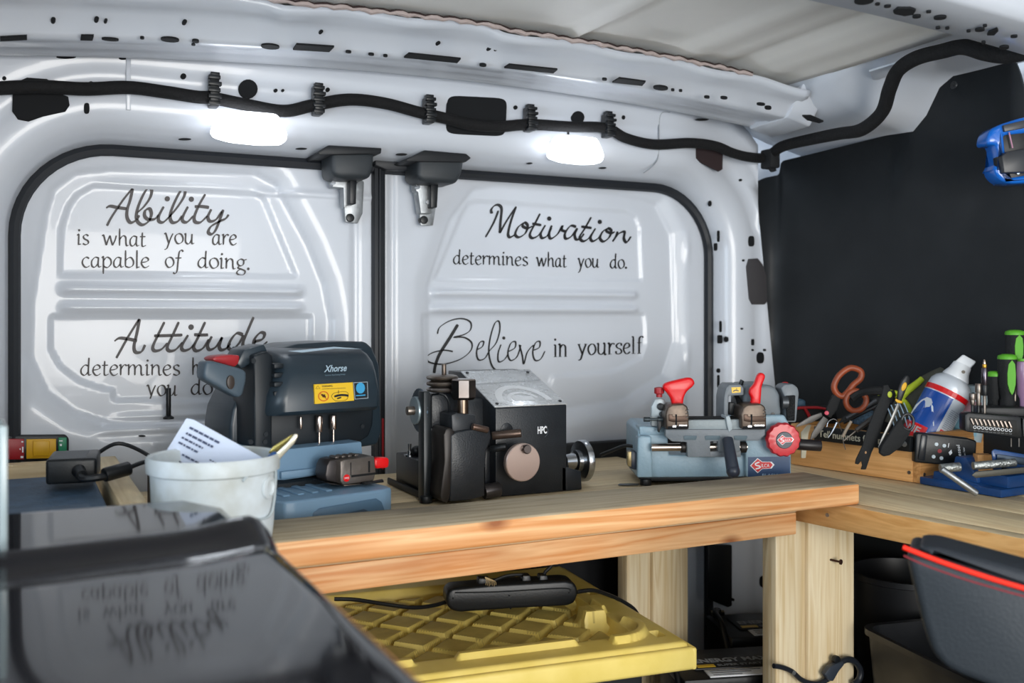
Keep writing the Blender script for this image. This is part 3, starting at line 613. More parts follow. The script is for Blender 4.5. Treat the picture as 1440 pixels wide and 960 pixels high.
# ------------------------------------------------------------------ right side
RP = [(1040, 256), (1067, 254), (1075, 250), (1096, 246), (1097, 232), (1102, 226), (1136, 218), (1250, 190), (1256, 186), (1282, 122), (1290, 117), (1424, 84), (1430, 90), (1440, 118), (1452, 180)]
path = [(1.45, 1.764), (1.53, 1.758), (1.562, 1.69), (1.588, 1.59), (1.608, 1.47), (WX, 1.32), (WX, 1.20)]
path = [(v.x, v.y) for v in spl([Vector((x, y, 0)) for x, y in path], 16)]+[(WX, 1.20-.0125*k) for k in range(1, 168)]
bm = bmesh.new(); cols = []
def pxof(x, y): xc = x*ct-y*st; d = x*st+y*ct; return CX+FPX*xc/d, d
for x, y in path:
    px, d = pxof(x, y)
    if px > 1452 or y < .2: py = 180
    else: py = float(np.interp(px, [p[0] for p in RP], [p[1] for p in RP]))
    z1 = EYE+(HY-py)/FPX*(d if px <= 1452 else pxof(WX, 1.09)[1])
    cols.append([bm.verts.new((x, y, .02+(z1-.02)*k/6)) for k in range(7)])
for a, c_ in zip(cols, cols[1:]):
    for k in range(6): bm.faces.new((a[k], a[k+1], c_[k+1], c_[k]))
bmesh.ops.recalc_face_normals(bm, faces=bm.faces)
me = bpy.data.meshes.new('wall_right'); bm.to_mesh(me); bm.free(); me.polygons.foreach_set('use_smooth', [True]*len(me.polygons))
wall_right = stc(link('wall_right', me, None, PLY)); q = wall_right.modifiers.new('t', 'SOLIDIFY'); q.thickness = .006; q.offset = 0
for x, y in [(1343, 120), (1160, 520)]:
    b = B(); p = PX(x, y, WX); b.lathe([(.0095, 0), (.0095, .002), (.007, .005), (0, .006)], p, (-1, 0, 0)); b.cyl(p+Vector((-.0055, 0, 0)), p+Vector((-.0065, 0, 0)), .003); b.o('bolt', mat('bolt_black', '2a2b2d', .3), wall_right)
stc(B().box((WX+.05, -.9, 0), (WX+.06, 1.87, 1.40)).o('wall_side_skin', WHITE))
# cant rail between panel and roof
def railp(y):
    up = float(ss(1.43, 1.35, y)); A0 = [(1.629, .362), (1.615, .370), (1.58, .378), (1.52, .390), (1.46, .408), (1.43, .424), (1.40, .447), (1.37, .475)]
    A1 = [(1.629, .460), (1.615, .464), (1.58, .465), (1.50, .468), (1.46, .470), (1.42, .472), (1.40, .474), (1.37, .478)]
    return [(p[0]*(1-up)+q_[0]*up, EYE+p[1]*(1-up)+q_[1]*up) for p, q_ in zip(A0, A1)]
ysr = np.linspace(-.9, 1.76, 90); V = []; k = 8
for y in ysr: V += [(x, y, z) for x, z in railp(y)]
me = bpy.data.meshes.new('trim_11'); me.from_pydata(V, [], [(i*k+j, i*k+j+1, (i+1)*k+j+1, (i+1)*k+j) for i in range(len(ysr)-1) for j in range(k-1)])
me.polygons.foreach_set('use_smooth', [True]*len(me.polygons)); rail = stc(link('trim_11', me, None, WHITE)); q = rail.modifiers.new('t', 'SOLIDIFY'); q.thickness = .002
b = B(); b.prism([PZ(x, y, EYE+.452) for x, y in [(1222, 98), (1262, 86), (1250, 104), (1228, 112)]], (0, 0, -.004), bev=.001); b.o('tab', WHITE, rail)
# left wall, aft of the open side door
stc(B().box((-.30, 1.05, 0), (-.24, 1.86, 1.36), bev=.01).o('wall_left', WHITE))

# ------------------------------------------------------------------ wiring loom, clips, lamps
def YL_(px): return 1.684
P = [PY(x, y, 1.685) for x, y in [(-30, 127), (0, 124), (60, 122), (120, 125), (180, 123), (230, 129), (275, 136), (300, 138), (350, 148), (400, 156), (440, 148), (490, 140), (540, 145), (590, 158), (625, 166), (660, 175), (700, 178), (744, 175), (800, 178), (852, 180), (880, 194), (920, 203), (970, 201), (1005, 205)]]
P += [PY(1030, 215, 1.695), PY(1055, 221, 1.70), PX(1078, 221, 1.485), PX(1100, 206, 1.475), PX(1140, 196, 1.47), PX(1180, 188, 1.465), PX(1212, 182, 1.46), PX(1240, 158, 1.445), PX(1251, 125, 1.41), PX(1263, 99, 1.39), PX(1288, 82, 1.375), PX(1325, 72, 1.37), PX(1355, 66, 1.365), PX(1385, 74, 1.365), PX(1415, 78, 1.36), PX(1445, 73, 1.35), PX(1500, 70, 1.35)]
b = B(60); b.tube(P, lambda u: .0106+.0022*min(1, max(0, (u-.62)/.1)), n=10, sub=8); tag(b.o('wiring_loom', CLOTH), 'long black taped wiring loom running along the header above the doors', 'cable')
def clip(px, py, Y, h, lb, w_=.0075):
    c_ = PY(px, py, Y); t = T('cable_clip', lb, 'clip', c_, 0, 'ribbed black clips along the wiring loom')
    b = B(); b.box((-w_, -.014, -h/2), (w_, .012, h/2), bev=.002); b.o('body', BLK, t)
    b = B()
    for k in range(5):
        z = -h/2+h*(k+.5)/5; b.box((-w_-.003, -.019, z-h*.06), (w_+.001+.002*(k % 2), -.008, z+h*.06), bev=.001)
    b.o('ribs', BLK, t); b = B(); b.box((-w_*.6, -.005, h/2), (w_*1.3, .008, h/2+.006), bev=.001); b.o('hook', BLK, t)
clip(300, 129, 1.685, .052, 'ribbed black clip just left of the left lamp'); clip(446, 142, 1.685, .050, 'ribbed black clip right of the left lamp'); clip(602, 156, 1.685, .047, 'ribbed black clip left of the dark rectangular opening')
clip(744, 168, 1.685, .046, 'ribbed black clip right of the dark rectangular opening'); clip(854, 177, 1.685, .046, 'ribbed black clip above the right edge of the right lamp')
t = T('cable_clamp', 'broad black clamp holding the loom in the upper right corner', 'clip', PX(1083, 222, 1.485)); b = B(); b.box((-.015, -.02, -.024), (.012, .016, .018), bev=.004); b.o('body', BLKR, t)
b = B(); b.tube([(0, -.002, -.02), (0, -.004, -.028), (.006, -.012, -.026)], .004); b.o('tongue', BLKR, t)
def lamp(px, py, lb, wl, hl):
    c_ = PY(px, py, 1.668); t = T('led_lamp', lb, 'lamp', c_, 0, 'lit white lamps on the header')
    w2 = wl/2; h2 = hl/2
    b = B(); b.prism([(-w2*.72, .02, h2), (w2*.72, .02, h2), (w2, .02, -h2*.25), (w2*.93, .02, -h2*.85), (w2*.3, .02, -h2), (-w2*.5, .02, -h2*.95), (-w2*.97, .02, -h2*.7), (-w2, .02, -h2*.2)], (0, -.035, 0), bev=.008, seg=3); b.o('diffuser', LAMP, t)
    b = B(); b.box((-w2*.7, .0205, -h2*.6), (w2*.7, .030, h2-.006), bev=.003); b.o('housing', LBLW, t)
    b = B(); b.cyl((0, .0305, h2-.01), (0, .0305, h2+.03), .0024); b.o('lead', BLK, t)
    l = bpy.data.lights.new('lamp_light', 'AREA'); l.shape = 'RECTANGLE'; l.size = wl*.8; l.size_y = hl*.7; l.energy = .25; l.color = (.93, .97, 1)
    lo = bpy.data.objects.new('lamp_light', l); C.objects.link(lo); lo.parent = t; lo.location = (0, -.022, -.004); lo.rotation_euler = (math.radians(65), 0, 0)
lamp(351, 180, 'lit white lamp on the header above the word Ability', .124, .052)
lamp(810, 211, 'lit white lamp on the header above the word Motivation', .116, .052)
# ================================================================== BENCHES
b_ = BZ
back = T('workbench', 'timber workbench running along the rear doors, carrying the machines', 'workbench', (.5, 1.5, b_-.04))
def part(b, name, m, t, l=None):
    o = b.o(name, m, t)
    for v in o.data.vertices: v.co -= t.location
    if l: o['label'] = l
    return o
yy = [1.237, 1.36, 1.49, 1.63, 1.775]
for i, (y0, y1) in enumerate(zip(yy, yy[1:])):
    part(B().box((-.10, y0+.0006, b_-.022), (1.128, y1-.0006, b_), bev=.0012), 'plank', W_TOP, back)
bd = B(); bd.box((.112, 1.150, b_+.0004), (1.178, 1.276, b_+.035), bev=.005, seg=3)
o = bd.o('front_board', [W_BRD, W_FR], back); lab(o, 'thick front board, grey worn top and orange edge')
for v in o.data.vertices: v.co -= back.location
for p in o.data.polygons: p.material_index = 0 if p.normal.z > .6 else 1
part(B().box((.12, 1.2375, b_-.058), (1.128, 1.2615, b_-.0225), bev=.002), 'rail', W_FR, back, 'orange pine rail under the front board')
for px, z in [(1055, 0), (555, 0)]:
    p = PZ(px, 664 if px > 1000 else 706, b_+.035)
# legs, each of two boards
def leg(nm, x0, xm, x1, y0, y1, t, ym=0., ztop=b_-.042):
    part(B().box((x0, y0+ym, .0), (xm-.0005, y1, ztop), bev=.003), 'leg', W_LEG, t); part(B().box((xm+.0005, y0, .0), (x1, y1, ztop), bev=.003), 'leg', W_LEG, t)
pl = PY(1091, 800, 1.27); pm = PY(1136, 800, 1.265); pr = PY(1201, 800, 1.265)
leg('a', pl.x, pm.x, pr.x, 1.264, 1.304, back, .006)
pl = PY(884, 850, 1.60); pm = PY(918, 850, 1.60); pr = PY(968, 850, 1.60)
leg('b', pl.x, pm.x, pr.x, 1.60, 1.64, back, .006)
leg('c', -.08, -.04, .0, 1.62, 1.66, back)
b = B(); p = PY(1168, 787, 1.263); q = p+Vector((.006, -.016, -.0005)); b.cyl(p+Vector((0, .004, 0)), q, .0019, n=8); b.cyl(q, q+Vector((.0006, -.002, 0)), .0045, n=12); part(b, 'nail', mat('rusty_nail', '4a3028', .6, .6), back)
side = T('side_workbench', 'timber side workbench along the black panel at right', 'workbench', (1.33, 1.0, b_-.04))
e0, e1 = PZ(1125, 699, b_), PZ(1440, 757, b_)
dx = (e1.x-e0.x)/(e1.y-e0.y); n3 = 3
def ex(y): return e0.x+dx*(y-e0.y)
ya, yb = 1.262, .25
b = B(); b.prism([(ex(yb), yb, b_-.040), (ex(ya), ya, b_-.040), (ex(ya)+.03, ya, b_-.040), (ex(yb)+.03, yb, b_-.040)], (0, 0, .040), bev=.0025)
o = b.o('edge_board', [W_TOPY, W_FRY], side); lab(o, 'orange front edge board')
for v in o.data.vertices: v.co -= side.location
for p in o.data.polygons: p.material_index = 0 if p.normal.z > .6 else 1
for k in range(n3):
    f0, f1 = k/n3, (k+1)/n3; a = lambda y, f: ex(y)+.031+(WX-.008-ex(y)-.031)*f
    y1 = 1.775 if k >= 0 else ya
    b = B(); pts = [(a(yb, f0)+.0006, yb, b_-.022), (a(1.15, f0)+.0006, 1.15, b_-.022)]
    pts += [(max(a(1.775, f0)+.0006, 1.1436), 1.732, b_-.022), (a(1.775, f1)-.0006, 1.732, b_-.022), (a(yb, f1)-.0006, yb, b_-.022)]
    if k == 0: pts = [(a(yb, 0)+.0006, yb, b_-.022), (a(1.27, 0)+.0006, 1.27, b_-.022), (1.1426, 1.276, b_-.022), (1.1426, 1.732, b_-.022), (a(1.775, f1)-.0006, 1.732, b_-.022), (a(yb, f1)-.0006, yb, b_-.022)]
    if k == n3-1: pts = [p for p in pts if p[1] < 1.0 or p[0] < 1.5]; pts = [pts[0], pts[1], pts[2], (1.515, 1.732, b_-.022), (1.535, 1.70, b_-.022), (1.565, 1.60, b_-.022), (1.588, 1.47, b_-.022), (1.603, 1.32, b_-.022), (a(1.2, 1)-.004, 1.18, b_-.022), (a(yb, 1)-.0006, yb, b_-.022)]
    b.prism(pts, (0, 0, .022), bev=.001); part(b, 'plank', W_TOPY, side)
p = PY(1187, 728, 1.2); pp = Vector((ex(1.19)-.001, 1.19, b_-.02)); b = B(); b.cyl(pp, pp+Vector((.004, 0, 0)), .0032, n=12); part(b, 'screw', ZINC, side)
part(B().box((1.46, .3, 0), (1.505, .345, b_-.023), bev=.003), 'leg', W_LEG, side)
part(B().box((1.49, 1.66, 0), (1.53, 1.70, b_-.023), bev=.003), 'leg', W_LEG, side)

# ================================================================== BLACK GLOSSY CHEST in the foreground
t = T('gloss_chest', 'glossy black chest top with a rippled ridge, blurred in the left foreground', 'chest', (-.12, .65, 0))
zt = EYE-.187
nx, ny = 90, 150; xs = np.linspace(-.52, .205, nx); ys = np.linspace(.22, 1.057, ny)
X, Y = np.meshgrid(xs, ys)
yc = .862+.020*np.sin((X-.1)*14)-.012*np.exp(-((X-.12)/.05)**2)
Z = zt+.011*np.exp(-((Y-yc)/.020)**2)-.004*np.exp(-((Y-yc+.05)/.016)**2)+.00012*np.sin(X*25+Y*14)*np.sin(Y*16)*(Y < .8)
Z += .006*np.exp(-((X-.18)/.03)**2-((Y-.855)/.03)**2)
Z -= .03*np.clip((X-.178)/.027, 0, 1)**2.2
xe = np.where(Y > .895, .178+(.895-.895)*Y, .205); X = np.minimum(X, xe)
X = np.where(Y > .895, X-.03*np.clip((Y-1.0)/.06, 0, 1)*np.clip((X-.14)/.04, 0, 1), X)
V = np.stack([X, Y, Z], -1).reshape(-1, 3)-np.array(t.location)
i = np.arange((ny-1)*(nx-1)); r, c = i//(nx-1), i % (nx-1); a_ = r*nx+c
me = bpy.data.meshes.new('lid'); me.from_pydata(V.tolist(), [], np.stack([a_, a_+1, a_+nx+1, a_+nx], -1).tolist()); me.polygons.foreach_set('use_smooth', [True]*len(me.polygons))
o = link('lid', me, t, GLOSSB); q = o.modifiers.new('t', 'SOLIDIFY'); q.thickness = .004; q.offset = -1
part(B().box((-.52, .23, 0), (.176, .94, zt-.034), bev=.012), 'body', BLK, t)
part(B().box((-.52, .94, zt-.09), (.150, 1.05, zt-.008), bev=.006), 'back_lip', BLK, t)

# ================================================================== clear container at the left edge
t = T('clear_case', 'clear plastic case with teal contents standing at the left edge', 'case', PZ(0, 772, zt+.0))
CLR = mat('clear_plastic', 'e6f0f0', .12, trans=.85, ior=1.3)
q = Fr(t.location, 0)
b = B(); b.box((-.16, -.01, 0.002), (.004, .016, .105), bev=.006, seg=3); b.o('shell', CLR, t)
b = B(); b.box((-.15, -.004, .006), (-.006, .011, .066), bev=.003); b.o('contents', mat('teal_card', '1f7f86', .5), t)
b = B(); b.box((-.0005, -.013, .0), (.0055, -.008, .10), bev=.001); b.o('edge_painted_glint', mat('edge_glint_grey', 'a9b6b8', .15), t)  # opaque pale strip stands in for the highlight on the case edge
# ================================================================== left end of the bench
t = T('batten', 'pale timber batten lying front to back at the left of the bench', 'batten', (.13, 1.5, b_+.0005)); 
o = B().box((-.018, -.19, .0), (.014, .26, .064), bev=.001).o('batten_body', W_TOPY, t)
t = T('batten', 'thin timber batten along the left door under the latch panel', 'batten', (-.05, 1.735, b_+.0005)); B().box((-.08, -.02, 0), (.11, .015, .064), bev=.001).o('batten_body', W_TOP, t)
t = T('battery_case', 'blue-grey ribbed plastic case under the black power brick', 'case', (.022, 1.24, b_+.0015)); CB = mat('case_bluegrey', '44607a', .6, bump=.6, bscale=150, var=.3, vscale=40)
B().box((-.13, -.07, 0), (.078, .36, .060), bev=.006, seg=3).o('body', CB, t)
b = B(); b.box((-.06, -.055, .06), (.055, .05, .070), bev=.003); lab(b.o('raised_panel', CB, t), 'raised rectangular panel')
for k in range(3): B().box((-.12+.065*k, -.074, .01), (-.08+.065*k, -.068, .05), bev=.002).o('rib', CB, t)
F = Fr(PZ(105, 681, b_+.0712), -.12)
t = T('power_brick', 'black laptop power brick lying on the blue-grey case', 'power supply', F.loc, F.rz)
w0 = F.p(64, 681, 0).x; w1 = F.p(136, 681, 0).x; h = .034
b = B(); b.box((w0, 0, .001), (w1, .095, h), bev=.004, seg=3); b.o('body', BLK, t); b = B(); b.box((w0+.006, .006, h-.0005), (w1-.014, .08, h+.0006)); lab(b.o('rating_label', mat('label_grey', '4d5054', .5), t), 'grey rating label')
b = B(); b.cyl((.005, -.001, .018), (.010, -.018, .014), .009, .007); b.tube([(.008, -.012, .015), (.012, -.026, .011), (.03, -.030, .012), (.045, -.02, .013)], .005, n=8); b.o('strain_relief', BLK, t)
b = B(); b.cyl((.037, -.024, .014), (.068, -.005, .019), .0095, bev=.002); b.o('ferrite_core', BLK, t)
b = B(); b.tube([(.066, -.006, .019), (.09, .015, .024), (.115, .03, .018), (.118, .045, .0), (.112, .055, -.05), (.105, .06, -.066)], .0032); b.o('cable', BLK, t)
b = B(); b.tube([(.02, .095, .026), (.05, .12, .038), (.09, .10, .022), (.112, .085, .0), (.11, .09, -.04), (.105, .09, -.066)], .003); b.o('cable', BLK, t)

# ================================================================== BUCKET with papers and nippers
bc = PZ(302, 700, b_); bc = Vector((.196, 1.185, b_+.0)); R1 = .0735
bc.x = .205; bc.y = 1.195
t = T('bucket', 'white scuffed plastic bucket holding a slip of paper, behind the black chest', 'bucket', bc+Vector((0, 0, .036)), math.radians(20))
b = B(); Hh = .098
b.lathe([(0, .0), (R1*.90, 0), (R1*.93, .02), (R1*.965, Hh-.020), (R1*1.02, Hh-.018), (R1*1.03, Hh-.004), (R1*1.0, Hh), (R1*.95, Hh-.002), (R1*.93, Hh-.02), (R1*.88, .004), (0, .004)], n=48); b.o('shell', BUCK, t)
b = B(); th = math.radians(-62)
hx = Vector((math.cos(th), math.sin(th), 0)); b.lathe([(.013, 0), (.013, .003), (.009, .004), (.008, .0015), (0, .0015)], hx*R1*.95+Vector((0, 0, .062)), hx); b.o('handle_boss', BUCK, t)
def onr(a, z, k=1.0): a = math.radians(a); return (R1*k*math.cos(a), R1*k*math.sin(a), z)
b = B(); b.tube([onr(-95, .075, 1.0), onr(-80, .090, 1.0), onr(-55, .085, 1.0), onr(-48, .06, .98), onr(-60, .03, .98), onr(-85, .03, .97)], .0016, n=6); b.o('boss_outline', mat('bucket_line', 'b5c0c4', .5), t)
# paper
Fc = Fr(PD(300, 640, 1.20), -TH)
t = T('receipt', 'white and pale blue printed receipt sticking out of the bucket', 'paper', Fc.loc, Fc.rz)
PAP = mat('paper', 'dfe8fb', .7)
pp = [Fc.p(213, 668, .01), Fc.p(262, 588, .0), Fc.p(272, 590, .0), Fc.p(372, 645, -.015), Fc.p(358, 657, -.012), Fc.p(335, 700, -.01), Fc.p(250, 700, .01), Fc.p(235, 675, .01)]
b = B(); b.prism(pp, (0, .0012, 0)); b.o('sheet', PAP, t)
def Q(u, v):  # u along top edge, v downwards
    A = Fc.p(270, 592, .0); U = Fc.p(370, 644, -.015)-A; W = Fc.p(213, 668, .010)-Fc.p(262, 590, 0.); return A+U*u+W*v+Vector((0, -.0012, 0))
b = B(); random.seed(5)
for v, u0, u1, th_ in [(.08, .02, .45, .035), (.18, .02, .40, .035), (.27, .0, .3, .03), (.36, 0, .28, .03), (.38, .45, .8, .02), (.5, .12, .45, .03), (.62, .12, .62, .025), (.72, .12, .42, .03), (.84, .12, .7, .02), (.52, .55, .95, .014), (.6, .7, .9, .014)]:
    u = u0
    while u < u1:
        l_ = random.uniform(.02, .07); b.face([Q(u, v), Q(min(u+l_, u1), v), Q(min(u+l_, u1), v+th_), Q(u, v+th_)]); u += l_+.012
lab(b.o('print', mat('print_ink', '4a5470', .7), t), 'rows of grey print')
t = T('nippers', 'blue handled nippers with pale metal jaws leaning out of the bucket', 'pliers', Fc.loc, Fc.rz)
b = B(); b.fp(Fc, [(358, 658), (374, 642), (385, 634), (392, 640), (386, 650), (372, 660)], -.036, -.026, bev=.003); b.o('handle', mat('blue_grip', '0e4a86', .35), t)
b = B(); b.fp(Fc, [(382, 650), (386, 638), (404, 622), (414, 609), (419, 612), (413, 624), (398, 640), (388, 652)], -.034, -.028, bev=.002); b.o('jaw', mat('ivory_metal', 'd9d2bd', .25, .5), t)
b = B(); b.fp(Fc, [(376, 637), (384, 627), (400, 617), (413, 609), (408, 618), (394, 630), (386, 640)], -.028, -.023, bev=.002); b.o('jaw', mat('gold_metal', '9a8a4e', .25, .8), t)

# ================================================================== XHORSE style computer key cutter
F = Fr(Vector((PY(470, 700, 1.335).x, 1.335, b_)), math.radians(13))
t = T('key_cutting_machine', 'dark slate automatic key cutting machine with pale blue base, left of the three machines', 'machine', F.loc+Vector((0, 0, .0006)), F.rz)
zl = lambda px, py, y: F.p(px, py, y)
# tray
x0, x1 = zl(396, 712, 0).x, zl(558, 700, 0).x
b = B(); foot = [(x0+.02, 0), (x0+.006, .004), (x0, .02), (x0, .20), (x1, .20), (x1, .025), (x1-.005, .006), (x1-.02, 0)]
b.prism([(x, y, 0.004) for x, y in foot], (0, 0, .043), bev=.004, seg=3); b.o('tray', XLT, t)
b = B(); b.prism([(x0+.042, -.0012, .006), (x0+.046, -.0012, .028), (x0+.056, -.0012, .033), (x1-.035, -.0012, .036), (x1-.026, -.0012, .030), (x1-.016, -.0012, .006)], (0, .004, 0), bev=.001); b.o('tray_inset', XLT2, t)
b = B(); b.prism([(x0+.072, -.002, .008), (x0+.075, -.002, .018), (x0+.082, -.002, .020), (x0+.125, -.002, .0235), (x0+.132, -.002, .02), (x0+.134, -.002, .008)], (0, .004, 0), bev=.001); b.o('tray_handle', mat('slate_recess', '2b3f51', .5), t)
for k in range(4):
    b = B(); b.box((x0+.02+.022*k, .035, .0465), (x0+.030+.022*k, .10, .0495), bev=.0015); b.o('tray_rib', XLT, t)
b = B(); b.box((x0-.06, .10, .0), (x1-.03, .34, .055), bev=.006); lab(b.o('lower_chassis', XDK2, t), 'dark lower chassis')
b = B(); b.fp(F, [(330, 630), (400, 632), (509, 621), (512, 660), (400, 676), (330, 676)], .115, .30, bev=.003); b.o('front_panel', XLT, t)
b = B(); b.fp(F, [(396, 664), (512, 651), (513, 659), (396, 674)], .108, .118, bev=.001); b.o('panel_lip', XLT, t)
# main shell
b = B(50); b.fp(F, [(286, 592), (290, 568), (304, 540), (338, 512), (352, 489), (378, 482), (430, 479), (472, 479), (481, 487), (491, 510), (494, 600), (488, 618), (400, 630), (360, 660), (286, 660)], .285, .185, bev=.006, seg=3); b.o('shell', XDK, t)
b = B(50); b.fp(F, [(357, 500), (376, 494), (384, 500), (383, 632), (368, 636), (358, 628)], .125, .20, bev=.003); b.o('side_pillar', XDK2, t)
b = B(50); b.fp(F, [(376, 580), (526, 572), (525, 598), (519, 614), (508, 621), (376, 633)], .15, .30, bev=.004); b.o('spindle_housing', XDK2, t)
# hood: curved front
hp = []
zt0, zt1, zb0, zb1 = zl(395, 492, .11).z, zl(518, 497, .11).z, zl(380, 586, .11).z, zl(530, 574, .11).z
bm = bmesh.new(); rings = []
hx0, hx1 = zl(378, 560, .11).x, zl(531, 560, .11).x
tx0, tx1 = zl(392, 505, .13).x, zl(519, 505, .13).x
def hood_ring(z, xa, xb, yf, yb, r=.03):
    P = []; 
    P += [(xa, yb), (xa, yf+r*1.2)]; 
    for k in range(1, 6): a = pi+k*pi/12; P.append((xa+r+r*math.cos(a), yf+r*1.2+r*1.2*math.sin(a)))
    for k in range(1, 6): a = 1.5*pi+k*pi/12; P.append((xb-r*.45+r*.45*math.cos(a), yf+.012+.012*math.sin(a)))
    P += [(xb, yf+.014), (xb, yb)]
    return [bm.verts.new((x, y, z)) for x, y in P]
zB = (zb0+zb1)/2-.001; zT = (zt0+zt1)/2
for z, k, yf in [(zB, 0, .105), (zB+.006, .0, .098), (zB+.03, .12, .097), (zB+(zT-zB)*.62, .6, .104), (zB+(zT-zB)*.80, .82, .112), (zB+(zT-zB)*.93, .97, .128), (zT, 1.05, .145), (zT+.004, 1.15, .18)]:
    rings.append(hood_ring(z, hx0+(tx0-hx0)*k, hx1+(tx1-hx1)*k, yf, .30))
for a, c in zip(rings, rings[1:]):
    for k in range(len(a)-1): bm.faces.new((a[k], a[k+1], c[k+1], c[k]))
bm.faces.new(rings[0][::-1]); bm.faces.new(rings[-1])
b = B(45); b.bm.free(); b.bm = bm; b.o('hood', XDK, t)
b = B(); b.prism([zl(405, 494, .135), zl(425, 492.5, .133), zl(470, 488, .133), zl(510, 491, .135), zl(470, 490.5, .133), zl(425, 496, .133)], (0, .003, 0)); b.o('hood_painted_highlight', mat('highlight_pale', '9fb2c0', .15), t)  # pale strip paints in the highlight along the hood top
for k in range(5):
    b = B(); y_ = 512+13*k; b.fp(F, [(386, y_), (399, y_-1), (399, y_+6), (386, y_+7)], .104+(.012 if k < 2 else .006), .14, bev=.0015); b.o('vent_slot', XDK2, t)
# handle
b = B(); b.fp(F, [(290, 509), (299, 508), (340, 519), (347, 523), (347, 535), (342, 556), (336, 560), (328, 556), (288, 534), (287, 525)], .10, .13, bev=.004, seg=3); b.o('handle', mat('slate_handle', '4a5863', .4), t)
b = B(); b.fp(F, ell(325, 538, 5.5, 10), .096, .102, bev=.001); b.o('handle_recess', mat('bronze_dark', '3c332e', .4), t)
b = B(); b.fp(F, [(298, 505), (305, 501), (326, 499), (338, 500), (336, 512), (330, 517), (302, 509)], .135, .17, bev=.003); b.o('red_lever', REDD, t)
b = B(); b.fp(F, [(333, 512), (343, 492), (372, 484), (377, 495), (340, 520)], .14, .19, bev=.003); b.o('cheek', XDK, t)
for px, rr, y0_, y1_, lo in [(423, .0022, 586, 604, 0), (449, .0048, 585, 608, 624), (469, .0048, 584, 604, 622)]:
    b = B(); p0, p1 = zl(px, y0_, .138), zl(px, y1_, .138); b.cyl(p0, p1, rr, bev=.0008); 
    if lo: b.cyl(p1, zl(px, lo, .138), .0017)
    b.o('spindle', mat('spindle_steel', 'c9b8ae', .25, 1.), t)
yl_ = .0955
b = B(); b.prism([zl(442, 541, yl_), zl(496, 538, yl_), zl(498, 563.5, yl_), zl(443, 568.5, yl_)], (0, .003, 0)); b.o('warning_label', YEL, t)
b = B(); b.prism([zl(497, 538, yl_), zl(517, 537, yl_), zl(518, 560.5, yl_), zl(499, 562, yl_)], (0, .003, 0)); b.o('label_frame', mat('label_steel', '8f9ba5', .4), t)
b = B(); b.prism([zl(498, 539, yl_-.0004), zl(516, 538, yl_-.0004), zl(517, 559.5, yl_-.0004), zl(500, 561, yl_-.0004)], (0, .003, 0)); b.prism([zl(x, y, yl_-.001) for x, y in ell(507, 546, 6.3, 7.8)], (0, .003, 0), mi=1); b.prism([zl(x, y, yl_-.001) for x, y in [(501, 556), (514, 555), (514, 556.5), (501, 557.5)]], (0, .002, 0), mi=1)
b.o('round_label', [XDK2, mat('cyan_label', '3f9ccc', .4)], t)
b = B(); mp2 = lambda p: F.p(p.x, p.y, yl_-.0006)
ribbon(b, [(x, y) for x, y in ell(455, 557.5, 7, 6.5, 16)]+[(462, 557.5)], 1.2, 1.2, 0, 2, mp2); ribbon(b, [(450, 553), (460, 562)], 1.2, 1.2, 0, 2, mp2); b.o('prohibition_mark', mat('mark_orange', 'c8501e', .5), t)
b = B(); ribbon(b, [(470, 558), (478, 556), (486, 556), (490, 557)], 3, 3, 0, 3, mp2); ribbon(b, [(474, 561), (480, 559)], 2, 2, 0, 3, mp2); ribbon(b, [(476, 549), (476, 554)], .9, .9, 0, 2, mp2); ribbon(b, [(466, 558), (470, 553), (486, 551), (490, 556), (486, 563), (472, 564), (466, 558)], .5, .5, 0, 3, mp2)
ribbon(b, [(452, 555), (458, 559)], 3, 3, 0, 3, mp2); ribbon(b, [(457, 555), (454, 559)], 2, 2, 0, 3, mp2)
for q in [[(444, 547), (447, 542.5), (450, 547), (444, 547)]]: ribbon(b, q, .6, .6, 0, 1, mp2)
ribbon(b, [(453, 547.5), (486, 545.8)], .7, .7, 0, 1, mp2); b.o('warning_pictogram', XDK2, t)
exv = zl(490, 540, yl_)-zl(445, 542.5, yl_)
text('warning_text', 'WARNING', XDK2, t, zl(452.5, 545.2, yl_-.0004), exv, (0, 0, 1), .0032, .018)
exv = zl(495, 518, .1)-zl(455, 520, .1)
text('logo_text', 'Xhorse', mat('logo_silver', '9fb4c2', .3), t, zl(455.5, 523.5, .0975), exv, (0, .06, 1), .0100, .0385, bold=.02, shear=.35)
text('logo_text', 'Automatic Key Cutting Machine', mat('logo_silver2', '6f8794', .3), t, zl(457, 529, .0965), exv, (0, .06, 1), .0022, .034)
for x, y in [(357, 508), (373, 622), (353, 622), (510, 600), (374, 611)]:
    b = B(); p = zl(x, y, .148 if x > 380 else .1235); b.cyl(p, p+Vector((0, .004, 0)), .0035); b.o('screw', XDK2, t)
b = B(); b.box((x1-.075, .20, .05), (x1-.062, .24, .11), bev=.002); b.o('rear_strut', XDK2, t)

